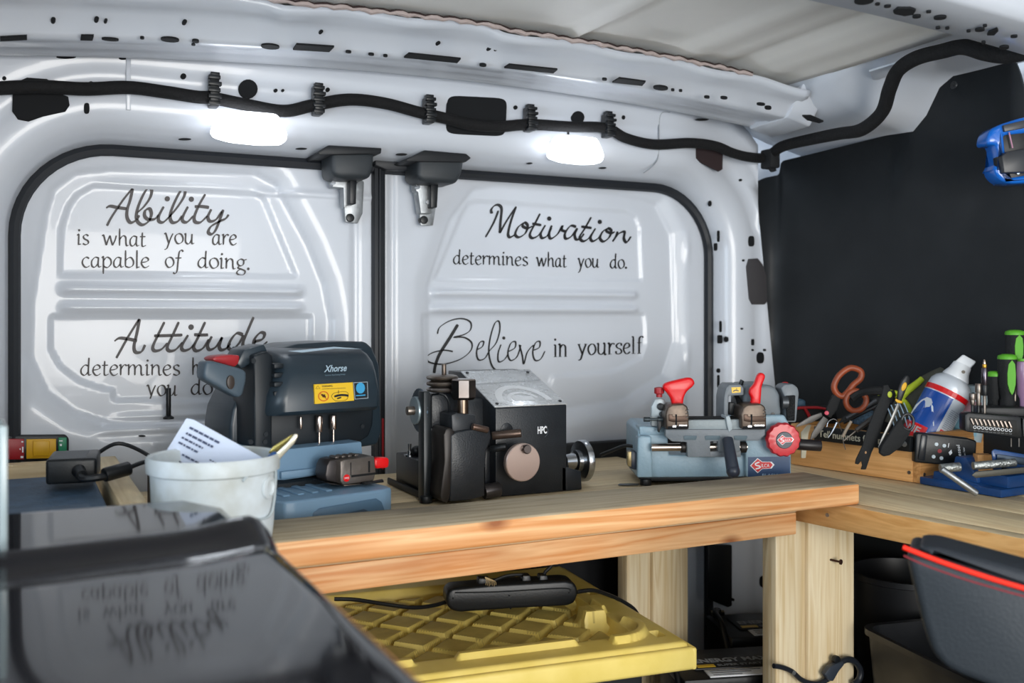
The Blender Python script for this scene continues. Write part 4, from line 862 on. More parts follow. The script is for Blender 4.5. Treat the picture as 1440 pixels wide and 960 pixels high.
# jaw clamp on the tray
F2 = Fr(F.loc+Vector((.0, 0, .0471)), F.rz); F2 = Fr(PY(492, 690, 1.40), math.radians(13)); F2.loc.z = b_+.0512
t = T('key_clamp', 'grey-brown key clamp with a red lever standing on the pale blue tray', 'clamp', F2.loc, F2.rz)
GB = mat('anodised_grey', '6e6762', .4, .5, var=.2, vscale=40, bump=.2, bscale=200)
b = B(); b.fp(F2, [(459, 678), (484, 697), (530, 692), (530, 680), (484, 682)], -.01, .034, bev=.002); b.o('slide_base', mat('slide_dark', '2d2b2b', .45, .5), t)
b = B(); b.fp(F2, [(479, 648), (486, 646), (527, 641), (529, 664), (526, 676), (482, 682), (479, 676)], -.012, .034, bev=.0025); b.o('jaw_block', GB, t)
b = B(); b.fp(F2, [(460, 655), (464, 647), (478, 644), (478, 680), (460, 676), (458, 668)], .0, .034, bev=.003); b.o('end_cheek', mat('cheek_dark', '3e3a3a', .4, .5), t)
b = B(); b.fp(F2, [(494, 668), (528, 664), (528, 667), (494, 671)], -.0125, -.008); b.fp(F2, [(518, 648), (520.5, 648), (520.5, 664), (518, 664)], -.0125, -.008); b.fp(F2, [(493, 650), (494, 650), (494, 668), (493, 668)], -.0125, -.008); b.o('groove', DARKH, t)
for k in range(4):
    b = B(); x_ = 472+9*k; b.fp(F2, [(x_, 645-k), (x_+5, 644-k), (x_+5, 641-k), (x_, 642-k)], .0, .02, bev=.001); b.o('index_tooth', GB, t)
b = B(); p = F2.p(487.5, 672, -.0125); b.cyl(p, p+Vector((0, .003, 0)), .0052); b.o('red_badge', RED, t)
exv = Vector((1, 0, 0)); text('badge_text', 'M5', LBLW, t, p+Vector((-.0034, -.0004, -.0014)), exv, (0, 0, 1), .003, .0068)
b = B(); b.fp(F2, [(527, 645), (534, 643), (546, 643), (548, 647), (547, 657), (543, 658), (530, 659), (527, 655)], .0, .014, bev=.003, seg=3); b.o('lever', RED, t)
b = B(); b.cyl(F2.p(510, 683, -.018), F2.p(538, 677, -.018), .0042, bev=.001); b.cyl(F2.p(511, 683, -.018), F2.p(520, 682, -.018), .006, bev=.001); b.o('thumb_screw', BLK, t)
b = B(); b.fp(F2, [(484, 682), (507, 680), (507, 694), (484, 697)], -.013, -.009, bev=.0006); b.o('scale_plate', mat('scale_steel', 'a9988c', .3, .8), t)
b = B()
for x_ in (486, 497, 501, 505): b.fp(F2, [(x_, 684), (x_+1.4, 684), (x_+1.4, 694), (x_, 694)], -.0135, -.0128)
b.o('scale_mark', LBLW, t)

clampz(t, .0004)
clampz(t, .0003)
# ================================================================== HPC style duplicator
F = Fr(Vector((PY(700, 700, 1.46).x, 1.46, b_)), 0)
t = T('key_duplicator', 'black hammered key duplicator with a silver sloping top plate, middle of the three machines', 'machine', F.loc+Vector((0, 0, .0006)), F.rz)
L = F.p
hx0, hx1 = L(697, 640, 0).x, L(797, 640, 0).x; zf = L(746, 572, 0).z; zbk = L(742, 521, .14).z
P = [(0, 0), (0, zf), (.14, zbk), (.20, zbk), (.20, 0)]
b = B(); b.prism([(hx0, y, z) for y, z in P], (hx1-hx0, 0, 0), bev=.002); b.o('housing', HPCB, t)
sl = Vector((0, .14, zbk-zf)).normalized(); sn = Vector((0, -sl.z, sl.y)); LS = math.hypot(.14, zbk-zf)
def SP(u, v, h=.001): return Vector((hx0+(hx1-hx0)*u, 0, zf))+sl*(LS*v)+sn*h
b = B(); b.prism([SP(-.01, .01, .0), SP(1.01, .01, .0), SP(1.01, 1., .0), SP(-.01, 1., .0)], sn*.0022, bev=.0006); b.o('top_plate', SATIN, t)
b = B()
for u, v in [(.05, .07), (.94, .07), (.05, .93), (.93, .9)]: b = B(); b.cyl(SP(u, v, .001), SP(u, v, .004), .0028, n=10); b.o('screw', BLK, t)
EN = mat('engraved_white', 'e8ebee', .35); 
def arc(cu, cv, ru, rv, a0, a1, w_, n=26):
    b = B(); pr_ = None
    for k in range(n+1):
        a = math.radians(a0+(a1-a0)*k/n); o1 = SP(cu+ru*math.cos(a), cv+rv*math.sin(a), .0027); i1 = SP(cu+(ru-w_)*math.cos(a), cv+(rv-w_)*math.sin(a), .0027)
        if pr_: b.face([pr_[0], o1, i1, pr_[1]])
        pr_ = (o1, i1)
    return b.o('engraved_ring', EN, t)
arc(.48, .12, .38, .42, 0, 180, .09); arc(.48, .12, .24, .24, 20, 180, .05)
b = B(); b.face([SP(.33, .13, .0028), SP(.62, .13, .0028), SP(.62, .24, .0028), SP(.33, .24, .0028)]); b.o('engraved_bar', EN, t)
b = B(); b.face([SP(.02, .60, .0028), SP(.98, .66, .0028), SP(.98, .67, .0028), SP(.02, .61, .0028)]); b.o('engraved_line', mat('line_grey', '8c9094', .4), t)
text('logo_text', 'HPC', LBLW, t, L(756, 610, -.0006), (1, 0, 0), (0, 0, 1), L(756, 600, 0).z-L(756, 610, 0).z, (L(768.5, 600, 0)-L(755.5, 600, 0)).x, bold=.03)
b = B(); b.tube([L(766, 598, -.0004), L(770, 603, -.0004), L(770, 610, -.0004), L(766, 615, -.0004)], .0006, n=4); b.o('logo_arc', mat('arc_grey', '4b5257', .5), t)
b = B(); b.prism([(hx1-.01, .0, 0), (hx1+.030, .0, 0), (hx1+.028, .0, L(800, 664, 0).z), (hx1-.01, .0, L(800, 655, 0).z)], (0, .12, 0), bev=.002); b.o('foot_flange', HPCB, t)
b = B(); b.box((L(682, 700, .02).x, .02, 0), (hx0, .16, .10), bev=.002); b.o('lower_body', HPCB, t)
b = B(); b.fp(F, [(640, 600), (640, 566), (652, 560), (684, 560), (690, 566), (692, 600), (690, 690), (640, 690)], .05, .14, bev=.004); b.o('motor_cover', HPCB, t)
b = B(); b.fp(F, [(596, 700), (596, 551), (604, 551), (607, 556), (607, 708), (596, 708)], .01, .035, bev=.0015); b.o('upright_plate', mat('plate_dark', '24282b', .35, .3, var=.2, vscale=40), t)
b = B(); b.fp(F, [(607, 556), (635, 552), (650, 565), (650, 600), (607, 604)], .02, .055, bev=.003); b.o('spindle_block', HPCB, t)
b = B(); b.fp(F, [(606, 607), (626, 605), (626, 700), (606, 704)], .03, .06, bev=.002); b.o('column', HPCB, t)
b = B(); b.fp(F, [(606, 611), (624, 610), (624, 622), (606, 624)], .03, .05, bev=.001); b.o('guide_block', mat('pale_steel_blue', '5e7078', .4, .5), t)
b = B(); b.fp(F, [(624, 612), (627, 604), (633, 601), (640, 607), (641, 640), (633, 700), (630, 708), (622, 706), (619, 698), (625, 650)], -.035, .02, bev=.003); b.o('carriage_side', mat('carriage_dark', '2a2624', .4, .3), t)
b = B(); b.fp(F, [(633, 706), (634, 612), (642, 607), (684, 600), (690, 605), (691, 617), (685, 632), (682, 660), (682, 698), (660, 704)], -.036, .03, bev=.003, seg=3); b.o('carriage', HPCB, t)
b = B(); b.fp(F, [(635, 584), (642, 581), (669, 584), (669, 604), (640, 610), (636, 606)], -.03, .02, bev=.002); b.o('tool_block', mat('block_dark', '2c2f33', .4, .2), t)
b = B(); b.cyl(L(651, 583, -.012), L(651, 560, -.012), .0088, n=20); b.o('stem', BRONZE, t)
CH = mat('chrome_warm', 'b3a69e', .12, 1.); p = L(652, 562, -.012); hh = L(652, 533, -.012).z-p.z
b = B(25); b.lathe([(.0165, 0), (.0205, .004), (.0205, hh-.002), (.019, hh)], p, n=8); b.o('faceted_cap', CH, t)
p = L(622, 552, .03); 
for k in range(3):
    b = B(); z0 = .0005+k*.0095; b.lathe([(.018, z0), (.0245, z0+.002), (.0258, z0+.0045), (.0245, z0+.007), (.018, z0+.009)], p, n=56, fn=lambda a: 1+.012*math.cos(a*28)); b.o('knurled_disc', mat('disc_bronze', '8b8480', .3, .9) if k == 0 else STEELD, t)
b = B(); b.cyl(p+Vector((.003, 0, .028)), p+Vector((.003, 0, .046)), .0038, bev=.001); b.o('pin', STEELD, t)
p = L(595, 577, .045); b = B(); b.lathe([(.034, -.002), (.035, 0), (.034, .002)], p+Vector((-.006, 0, 0)), (1, 0, 0), n=60, fn=lambda a: 1+.03*abs(math.cos(a*15))); b.o('saw_wheel', mat('saw_steel', '4f5d68', .4, .8, bump=.4, bscale=200), t)
b = B(); b.cyl(p+Vector((-.016, 0, 0)), p+Vector((-.008, 0, 0)), .0225, bev=.001); b.o('wheel_flange', mat('flange', '93a2a8', .35, .6), t)
b = B(); b.cyl(p+Vector((-.028, 0, 0)), p+Vector((-.014, 0, 0)), .0072, bev=.001); b.o('arbor_nut', STEELD, t)
b = B(); b.tube([L(618, 554, .0), L(626, 557, -.005), L(631, 566, -.005), L(632, 580, 0)], .0022); b.o('spring_arm', BLK, t)
b = B(); p = L(626, 588, .02); b.cyl(p+Vector((0, -.004, 0)), p, .0058, n=14, bev=.001); b.o('stud', STEEL, t)
b = B(); b.cyl(L(692, 613, -.008), L(733, 609, -.03), .0068, bev=.001); b.o('shaft', mat('shaft_brown', '564840', .35, .7), t)
b = B(); b.cyl(L(690, 632, -.004), L(712, 628, -.02), .006, bev=.001); b.o('shaft', BLK, t)
b = B(); b.cyl(L(664, 600, -.038), L(686, 605, -.038), .0052, bev=.001); b.o('carriage_pin', mat('shaft_brown2', '5f4d44', .35, .7), t)
b = B(); b.cyl(L(680, 692, -.01), L(702, 688, -.01), .012, bev=.001); b.o('shaft', mat('shaft_grey', '4e4a4a', .35, .7), t)
p = L(713, 604, -.001); b = B(); b.cyl(p, p+Vector((0, .004, 0)), .0105, bev=.001); b.o('boss', HPCB, t)
p = L(734, 650, -.045); b = B(); b.lathe([(.0, -.005), (.0292, -.005), (.0305, -.0035), (.0305, .004), (.028, .006), (.01, .006), (.01, .045)], p, (0, 1, 0), n=48)
BR = mat('spun_steel', 'c9b4ab', .34, .75); b.o('hand_wheel', BR, t)
p = L(740, 632, -.052); b = B(); b.lathe([(0, -.008), (.006, -.008), (.0075, -.004), (.006, .003)], p, (.15, 1, -.1)); b.cyl(p+Vector((-.008, .001, .003)), p, .0045); b.o('finger_knob', mat('knob_dark', '3d3432', .4, .4), t)
p = L(815, 648, .05); b = B(); b.lathe([(.012, -.03), (.014, -.012), (.019, -.01), (.019, -.002), (.0345, .0), (.0365, .003), (.0365, .010), (.034, .012), (.0, .012)], p, (1, 0, 0), n=44, fn=None); b.o('side_wheel', STEEL, t)
# left base with switch
bx0 = L(566, 690, .09).x; bx1 = L(597, 700, .02).x
xl = .587-F.loc.x; b = B(); b.box((xl, .036, 0), (xl+.07, .175, .058), bev=.002); b.o('switch_box', HPCB, t)
b = B(); q0 = L(600, 706, -.004); b.box((xl-.008, .0, .0), (L(607, 700, 0).x, .20, .012), bev=.003); b.o('base_plate', mat('base_dark', '2b2c2c', .5, .3), t)
p = L(576, 652, .125); p.z = .0585; b = B(); b.lathe([(.009, -.001), (.009, .002), (.004, .003), (.004, .008)], p); b.cyl(p+Vector((0, 0, .005)), p+Vector((0, 0, .020)), .0022, .0032); b.o('toggle_switch', STEEL, t)
b = B(); b.sph(L(587, 634, .12), .009, (1.25, 1, 1)); b.cyl(L(587, 634, .12), L(594, 649, .12), .003); b.o('ball_knob', BLK, t)
p = L(602, 708, -.004); b = B(); b.cyl((p.x, .006, 0), (p.x, .006, .011), .010, bev=.001); b.o('foot', BLK, t)

clampz(t, .0004)
# ================================================================== SILCA style duplicator
F = Fr(PZ(1000, 683, b_), -TH+math.radians(1.2))
t = T('key_duplicator', 'pale blue key duplicator with red lever handles, right of the three machines', 'machine', F.loc+Vector((0, 0, .0006)), F.rz)
L = F.p
b = B(); b.fp(F, [(897, 672), (897, 606), (903, 600), (938, 601), (941, 640), (1050, 640), (1050, 671)], .0, .15, bev=.003, seg=3); b.o('base', SILB, t)
b = B(); b.fp(F, [(896, 672), (897, 616), (902, 613), (916, 614), (918, 672)], -.012, .02, bev=.003, seg=3); b.o('front_post', SILB, t)
b = B(); b.fp(F, [(899, 600), (936, 601), (936, 612), (900, 612)], -.004, .04, bev=.002); b.o('shoulder', SILB, t)
b = B(); b.fp(F, [(1049, 671), (1048, 622), (1056, 584), (1103, 584), (1112, 600), (1113, 671)], -.012, .15, bev=.003, seg=3); b.o('gear_housing', SILB, t)
b = B(); b.fp(F, [(898, 672), (1112, 671), (1108, 676), (902, 677)], .004, .14, bev=.001); b.o('underside', BLK, t)
for x_, y_ in [(908, .005), (1100, .01), (905, .13), (1100, .13)]:
    b = B(); xx = L(x_, 675, y_).x; b.cyl((xx, y_, 0), (xx, y_, .012), .010, bev=.002); b.o('foot', BLK, t)
yl_ = -.0128
b = B(); b.fp(F, [(1052, 643), (1111, 642), (1111, 671), (1052, 671)], yl_, -.010); b.o('name_plate', NAVY, t)
def keylogo(F_, cx, cy, s_, y, par, M0=None):
    mp_ = lambda x, y_: F_.p(cx+x*s_, cy+y_*s_, y)
    dia = [(-10, 0), (-2, -8), (3, -4.2), (13, -4.2), (16, -1), (13, 3), (3, 3.6), (-2, 8)]
    b = B(); b.prism([F_.p(cx+x*s_*1.18, cy+y_*s_*1.18, y) for x, y_ in dia], (0, .001, 0)); b.o('logo_edge', LBLW, par, smooth=False)
    b = B(); b.prism([F_.p(cx+x*s_*1.04, cy+y_*s_*1.04, y-.0004) for x, y_ in dia], (0, .001, 0)); b.o('logo_field', LBLR, par, smooth=False)
    b = B(); mpq = lambda p: F_.p(cx+p.x*s_, cy+p.y*s_, y-.0008)
    ribbon(b, [(0, -4.4), (-5, -2.5), (-4, -.4), (0, .6), (.5, 2.6), (-4.8, 4.2)], 1.5, 1.5, 0, 5, mpq, taper=False); b.o('logo_letter', LBLW, par, smooth=False)
    text('logo_text', 'ILCA', LBLW, par, F_.p(cx+2.5*s_, cy+2*s_, y-.0006), (1, 0, 0), (0, 0, 1), (F_.p(cx, cy, y)-F_.p(cx, cy+4.4*s_, y)).length, (F_.p(cx+12.5*s_, cy, y)-F_.p(cx+2.5*s_, cy, y)).x, bold=.0)
keylogo(F, 1068, 655, 1.12, yl_-.0006, t)
text('name_text', 'FLASH', mat('plate_blue_text', '9dbdd8', .4), t, L(1072, 670, yl_-.0004), (1, 0, 0), (0, 0, 1), .0048, .026)
b = B(); b.cyl(L(916, 629.5, -.022), L(1050, 628.5, -.022), .0068, n=20); b.o('guide_rod', mat('rod_steel', 'c3b6ad', .2, 1.), t)
for x_ in (962, 1045):
    b = B(); b.cyl(L(x_-5, 629, -.022), L(x_+4, 629, -.022), .0098, bev=.001); b.o('bushing', mat('bushing_dark', '33302f', .4, .5), t)
b = B(); b.fp(F, [(936, 604), (1076, 604), (1076, 612), (1067, 620), (1041, 620), (1041, 606+30), (1010, 636), (1010, 621), (999, 621), (999, 643), (967, 643), (966, 622), (945, 621), (936, 614)], -.040, -.026, bev=.0015); b.o('carriage', GREYM, t)
b = B(); b.fp(F, [(967, 636), (1042, 634), (1042, 643), (967, 643)], -.036, -.02, bev=.001); b.o('carriage_foot', GREYM, t)
for a_, c_ in [(961, 980), (991, 1013), (1032, 1051)]:
    b = B(); b.fp(F, [(a_, 614), (a_+1.5, 613), (c_, 613), (c_, 615), (c_-1.5, 619), (a_+1, 619)], -.0412, -.039, bev=.0004); b.o('slot', mat('slot_blue', '55666f', .6), t)
b = B(); b.fp(F, [(965, 591), (1046, 590), (1046, 606), (965, 606)], -.036, .02, bev=.002); b.o('bed', mat('bed_grey', '8d979b', .45, bump=.3, bscale=200), t)
b = B(); b.fp(F, [(1021, 586), (1026, 585), (1030, 597), (1030, 604), (1025, 608), (1022, 596)], -.042, -.004, bev=.001); b.o('fin', mat('fin_grey', 'a3aeb3', .45), t)
b = B(); b.box((L(968, 600, -.03).x, -.03, L(968, 590, -.03).z), (L(1045, 600, -.03).x, .01, L(968, 588.6, -.03).z)); b.o('bed_slot', DARKH, t)
JM = mat('jaw_bronze', '6d6056', .42, .75, var=.3, vscale=60); JD = mat('jaw_brown', '4f3f36', .4, .7)  # jaw metal, and a darker brown one for the grooves
def jaw(x0_, x1_, cx_, dark):
    b = B(); b.fp(F, [(x0_, 604), (x0_-1, 584), (x0_+2, 573), (x0_+8, 569), (x1_-8, 568), (x1_-2, 572), (x1_, 584), (x1_, 604)], -.052, .004, bev=.003, seg=3); b.o('jaw', JM, t)
    b = B(); b.fp(F, [(x0_+3, 583), (x0_+9, 583), (x0_+9, 586), (x1_-2, 585), (x1_-1, 593), (x0_+10, 594), (x0_+3, 592)], -.0532, -.05, bev=.0006); b.o('jaw_groove', JD, t)
    b = B(); b.fp(F, [(x0_+13, 583), (x0_+15, 583), (x0_+15, 602), (x0_+13, 602)], -.0536, -.05); b.fp(F, [(x0_+2, 600), (x1_-1, 599), (x1_-1, 603), (x0_+2, 604)], -.0534, -.05); b.o('jaw_slit', DARKH, t)
    b = B(); b.fp(F, [(x0_+9, 598.5), (x0_+14, 598.5), (x0_+14, 601), (x0_+9, 601)], -.0542, -.053); b.fp(F, [(x0_+18, 597.6), (x1_-3, 597.6), (x1_-3, 599.4), (x0_+18, 599.4)], -.0542, -.053); b.o('jaw_steel_edge', STEEL, t)  # thin steel strips low on the jaw face
    b = B(); p0 = L(cx_, 577, -.024); b.lathe([(.012, 0), (.0125, .004), (.0108, .006), (.0108, .010), (.008, .013)], p0, n=24); b.o('collar', BLK, t)
    b = B()
    for k in range(3): 
        b.fp(F, [(x1_-4, 577+5*k), (x1_-.5, 576+5*k), (x1_-.5, 577+5*k), (x1_-4, 578+5*k)], -.0545, -.05)
    b.o('graduation', BLK, t)
jaw(937, 969, 953, 0); jaw(1043, 1078, 1061, 0)
b = B(50); b.fp(F, [(945, 571), (945, 563), (938, 552), (932, 546), (934, 540), (942, 537), (968, 531), (974, 532), (978, 538), (976, 543), (966, 551), (962, 560), (961, 571)], -.031, -.016, bev=.0045, seg=3); b.o('lever', RED, t)
b = B(50); b.fp(F, [(1056, 570), (1058, 561), (1054, 554), (1055, 547), (1061, 541), (1066, 527), (1070, 524), (1076, 526), (1077, 531), (1072, 543), (1071, 556), (1070, 570)], -.031, -.018, bev=.004, seg=3); b.o('lever', RED, t)
b = B(); p = L(927, 557, -.01); b.lathe([(.005, -.002), (.005, .003), (.0082, .0045), (.0085, .009), (.0082, .014), (.004, .0155)], p, n=32, fn=lambda a: 1+.04*math.cos(8*a)); b.o('tracer_knob', REDD, t)
b = B(); b.fp(F, [(916, 600), (916, 572), (921, 562), (928, 559), (935, 562), (938, 570), (938, 600)], -.006, .012, bev=.003); b.o('tracer_bracket', mat('tracer_grey', 'aab4b8', .35, .3), t)
b = B(); b.cyl(L(929, 572, -.013), L(929, 572, -.003), .0062, bev=.001); b.cyl(L(930, 582.5, -.010), L(930, 582.5, -.003), .0038, bev=.0008); b.o('clamp_screw', BLK, t)
b = B(); b.cyl(L(906, 590, -.02), L(934, 590, -.02), .0024); b.cyl(L(905, 590, -.02), L(914, 590, -.02), .0042, bev=.0008); b.cyl(L(925, 590, -.02), L(934, 590, -.02), .005); b.o('tracer_pin', mat('pin_slate', '3a4348', .4, .5), t)
b = B(); b.fp(F, [(925, 592), (932, 592), (931, 600), (927, 609), (925, 607)], -.024, -.016, bev=.001); b.o('tracer_tip', BLK, t)
b = B(); b.fp(F, [(1046, 587), (1046, 547), (1050, 542), (1080, 541), (1091, 545), (1097, 556), (1099, 582), (1096, 587)], .0, .10, bev=.006, seg=3); b.o('motor_housing', mat('motor_grey', '70787e', .45), t)
b = B(); p = L(1087, 583, -.0012); b.cyl(p, p+Vector((0, .003, 0)), .0036); b.o('housing_screw', BLK, t)
b = B(); b.fp(F, [(1018, 594), (1018, 560), (1021, 546), (1026, 541), (1042, 541), (1046, 546), (1046, 556), (1025, 557), (1024, 592)], -.012, .05, bev=.002); b.o('cutter_guard', GREYM, t)
b = B(); p = L(1035, 577, .02); b.lathe([(.0, -.004), (.024, -.004), (.026, -.002), (.026, .004), (.022, .006), (.012, .006), (.012, .03)], p, (1, 0, 0), n=40); b.o('cutter_wheel', mat('cutter_dark', '2a2a2c', .35, .6), t)
b = B(); b.fp(F, [(1025, 566), (1034, 566), (1034, 584), (1025, 584)], .0, .01, bev=.002); b.o('cutter_nut', BLK, t)
b = B(); b.prism([L(x, y, -.0125) for x, y in [(1028.5, 545), (1041.5, 544.5), (1041.5, 552), (1029.5, 553)]], (0, .001, 0)); b.o('warning_label', YEL, t)
b = B(); mp3 = lambda p: F.p(p.x, p.y, -.0128); ribbon(b, [(1031, 551), (1034, 549), (1039, 550)], 1.5, 1.5, 0, 3, mp3); ribbon(b, [(1036, 546), (1036, 549)], .8, .8, 0, 3, mp3); b.o('warning_pictogram', BLK, t)
b = B(); b.fp(F, [(1101, 553), (1098, 546), (1103, 541), (1115, 540), (1122, 545), (1124, 553), (1122, 572), (1120, 594), (1105, 594), (1104, 560)], .0, .04, bev=.003); b.o('brush_guard', GREYM, t)
b = B(); b.fp(F, [(1105, 557), (1119, 556), (1118, 592), (1107, 592)], -.004, .02, bev=.002); b.o('wire_brush', mat('brush_black', '1a1c1e', .6, .3, bump=2., bscale=330), t)
b = B(); b.cyl(L(1099, 566, .0), L(1107, 566, .0), .011); b.o('brush_hub', mat('hub_grey', '4f5357', .4, .6), t)
b = B(); b.lathe([(.007, 0), (.007, .004), (.004, .007), (0, .0075)], L(1104, 543, .06)); b.o('start_button', RED, t)
b = B(); b.tube([L(1041, 543, .03), L(1043, 537, .03), L(1044, 535, .03)], .004, n=8); b.o('guard_tab', BLK, t)
p = L(1102.5, 619, -.045); b = B(); b.lathe([(.0, -.002), (.018, -.002), (.0262, -.001), (.0285, .003), (.0285, .013), (.025, .017), (.010, .018), (.010, .05)], p, (0, 1, 0), n=96, fn=lambda a: 1+.028*math.cos(14*a)); b.o('feed_knob', mat('knob_red', 'c4202c', .35, coat=.2), t)
b = B(); b.lathe([(0, -.002), (.0135, -.002), (.0145, -.0005), (.0145, .003)], p+Vector((0, -.0015, 0)), (0, 1, 0), n=40); b.o('knob_cap', mat('cap_slate', '3d4650', .4), t)
keylogo(F, 1102, 619, .78, p.y-.0052, t)
b = B(); b.cyl(L(1122, 625, -.005), L(1154, 627, -.005), .0098, bev=.001); b.o('side_grip', mat('grip_black', '1f1b1d', .4), t)
b = B(); P0, P1 = L(1023, 617, -.05), L(1031, 663, -.085); b.cyl(P0, P1, .0092, .0108, n=24, bev=.002); b.sph(P1, .0113); b.o('carriage_lever', mat('lever_black', '2f3540', .35), t)
b = B(); b.fp(F, [(884, 636), (889, 634), (897, 637), (897, 661), (889, 660), (884, 656)], .0, .03, bev=.002); b.o('mains_socket', mat('socket_navy', '1d2836', .4), t)
b = B(); b.fp(F, [(882.5, 636), (888, 635), (888, 657), (883, 656)], -.003, .012, bev=.001); b.o('socket_plate', mat('socket_brass', '8f805c', .35, .6), t)
b = B(); b.tube([L(897, 630, .06), L(880, 627, .07), L(860, 634, .08), L(845, 640, .09)], .0032); b.o('mains_cable', BLK, t)
b = B(); b.prism([(0, 0, .0), (.018, -.002, .0), (.036, .002, .0), (.038, .008, .0), (.02, .010, .0), (.004, .009, 0)], (0, 0, .002), bev=.0005, M=Matrix.Translation(L(869, 682, 0)*1+Vector((0, 0, -L(869, 682, 0).z+.0008)))); 
o = b.o('foot_tab', mat('tab_steel', '55585a', .4, .8), t)

clampz(t, .0004)
# ================================================================== TOOL BOX at the right
A_ = PZ(1112, 653, b_); B_ = PZ(1283, 679, b_); ang = math.atan2(B_.y-A_.y, B_.x-A_.x); Lb = (B_-A_).length
F = Fr(A_, ang); hb = .086
t = T('tool_box', 'open pine tool box along the black panel, holding scissors, pliers and cans', 'box', F.loc, F.rz)
b = B(); b.box((0, 0, .001), (Lb, .014, hb-.004), bev=.0015); o = b.o('front_side', wood('pine_box_x', 'ebb678', 'd59c5e', 0, .5, scale=1.), t)
b = B(); b.box((Lb-.0, .001, .001), (Lb+.015, .225, hb), bev=.0015); b.o('end_board', wood('pine_box_y', 'd9a468', 'b98048', 1, .55, scale=1.), t)
b = B(); b.box((0, .0145, .001), (.014, .20, hb-.004), bev=.001); b.o('end_board', W_BOX, t)
b = B(); b.box((.014, .0145, .001), (Lb, .135, .008)); b.o('bottom', W_BOX, t)
for x_, y_ in [(Lb-.006, .018), (Lb-.006, .062)]:
    b = B(); b.cyl((x_, -.0012, y_), (x_, .002, y_), .0032, n=10); b.o('nail_head', STEELD, t)
b = B(); b.cyl((Lb+.0162, .012, .016), (Lb+.014, .012, .016), .0032, n=10); b.o('nail_head', STEELD, t)
# magnetic bar with white lettering
q = Fr(F.loc+Vector((0, 0, 0)), ang)
t = T('magnetic_bar', 'black bar with white lettering screwed along the top of the tool box', 'tool rack', F.loc, F.rz)
za, zb_ = F.p(1160, 592, -.004).z, F.p(1270, 612, -.004).z
xa, xb = F.p(1148, 600, -.004).x, F.p(1284, 620, -.004).x
b = B(); b.box((xa, -.012, hb-.030), (xb, -.002, hb-.003), bev=.0015); b.o('bar', BLK, t)
text('bar_lettering', "Tel' numnets for  mobile", mat('bar_text', 'cfcbb8', .5), t, (xa+.012, -.0122, hb-.022), (1, 0, 0), (0, 0, 1), .013, (xb-xa)*.86, bold=.012)
b = B(); p = Vector((xb-.012, -.0125, hb-.017)); b.cyl(p, p+Vector((0, .003, 0)), .0052, bev=.0008); b.o('screw', ZINC, t)
def CF(px, py, d): return Fr(PD(px, py, d), -TH)
# scissors
F = CF(1185, 585, 1.865); t = T('scissors', 'large scissors with worn orange loop handles, blades pointing down left', 'scissors', F.loc, F.rz, None)
L = F.p
def loop(pts, r, name, m, sx=.55, y=0.): b = B(60); b.tube([L(x, yy_, y) for x, yy_ in pts], r, n=10, closed=True, sx=sx, up=(0, 1, 0)); return b.o(name, m, t)
loop([(1176, 552), (1173, 542), (1180, 528), (1193, 518), (1203, 518), (1211, 523), (1210, 532), (1200, 541), (1192, 551), (1184, 557)], .0058, 'handle', ORNG, .9)
loop([(1191, 570), (1190, 560), (1197, 551), (1207, 550), (1217, 558), (1217, 568), (1209, 576), (1199, 577)], .0055, 'handle', ORNG, .9, -.004)
b = B(); b.fp(F, [(1172, 554), (1183, 559), (1177, 577), (1168, 588), (1161, 583), (1163, 572)], -.003, .003, bev=.002); b.o('handle_shank', BLKR, t)
b = B(); b.fp(F, [(1218, 562), (1222, 560), (1221, 572), (1208, 582), (1180, 596), (1186, 586), (1200, 578)], -.004, .001, bev=.0015); b.o('handle_shank', BLKR, t)
SB = mat('blade_grey', '6a6866', .5, .7, var=.3, vscale=50)
b = B(); b.fp(F, [(1155, 580), (1157, 585), (1142, 594), (1119, 601), (1121, 597), (1140, 585)], -.003, -.0005, bev=.0006); b.o('blade', SB, t)
b = B(); b.fp(F, [(1158, 585), (1165, 590), (1158, 602), (1147, 615), (1139, 619), (1142, 609), (1150, 596)], -.006, -.003, bev=.0006); b.o('blade', SB, t)
b = B(); b.cyl(L(1162.5, 580.5, -.008), L(1162.5, 580.5, -.003), .004, bev=.001); b.o('pivot_cap', mat('pivot_pink', 'd8576b', .5), t)
# black notched bar tool
F = CF(1232, 595, 1.765); t = T('notched_tool', 'flat black steel tool with a notched lower end leaning over the tool box', 'tool', F.loc, F.rz)
b = B(); b.fp(F, [(1243, 542), (1249, 541), (1253, 549), (1258, 548), (1260, 554), (1252, 566), (1243, 590), (1238, 610), (1226, 636), (1218, 660), (1211, 660), (1213, 654), (1211.5, 648), (1207, 653), (1203, 652), (1204, 646), (1213, 627), (1219, 607), (1229, 580), (1240, 556)], -.004, .0, bev=.0008); b.o('body', BLKR, t)
b = B(); b.fp(F, ell(1251.5, 554.5, 3.3, 4.5), -.0055, -.004, bev=.0004); b.o('lime_spot', mat('lime', 'a9b82c', .5), t)
b = B(); b.fp(F, ell(1217.5, 636, 1.2, 1.8), -.0045, -.0035); b.o('hole', mat('brass_hole', '8b6b4b', .4, .5), t)
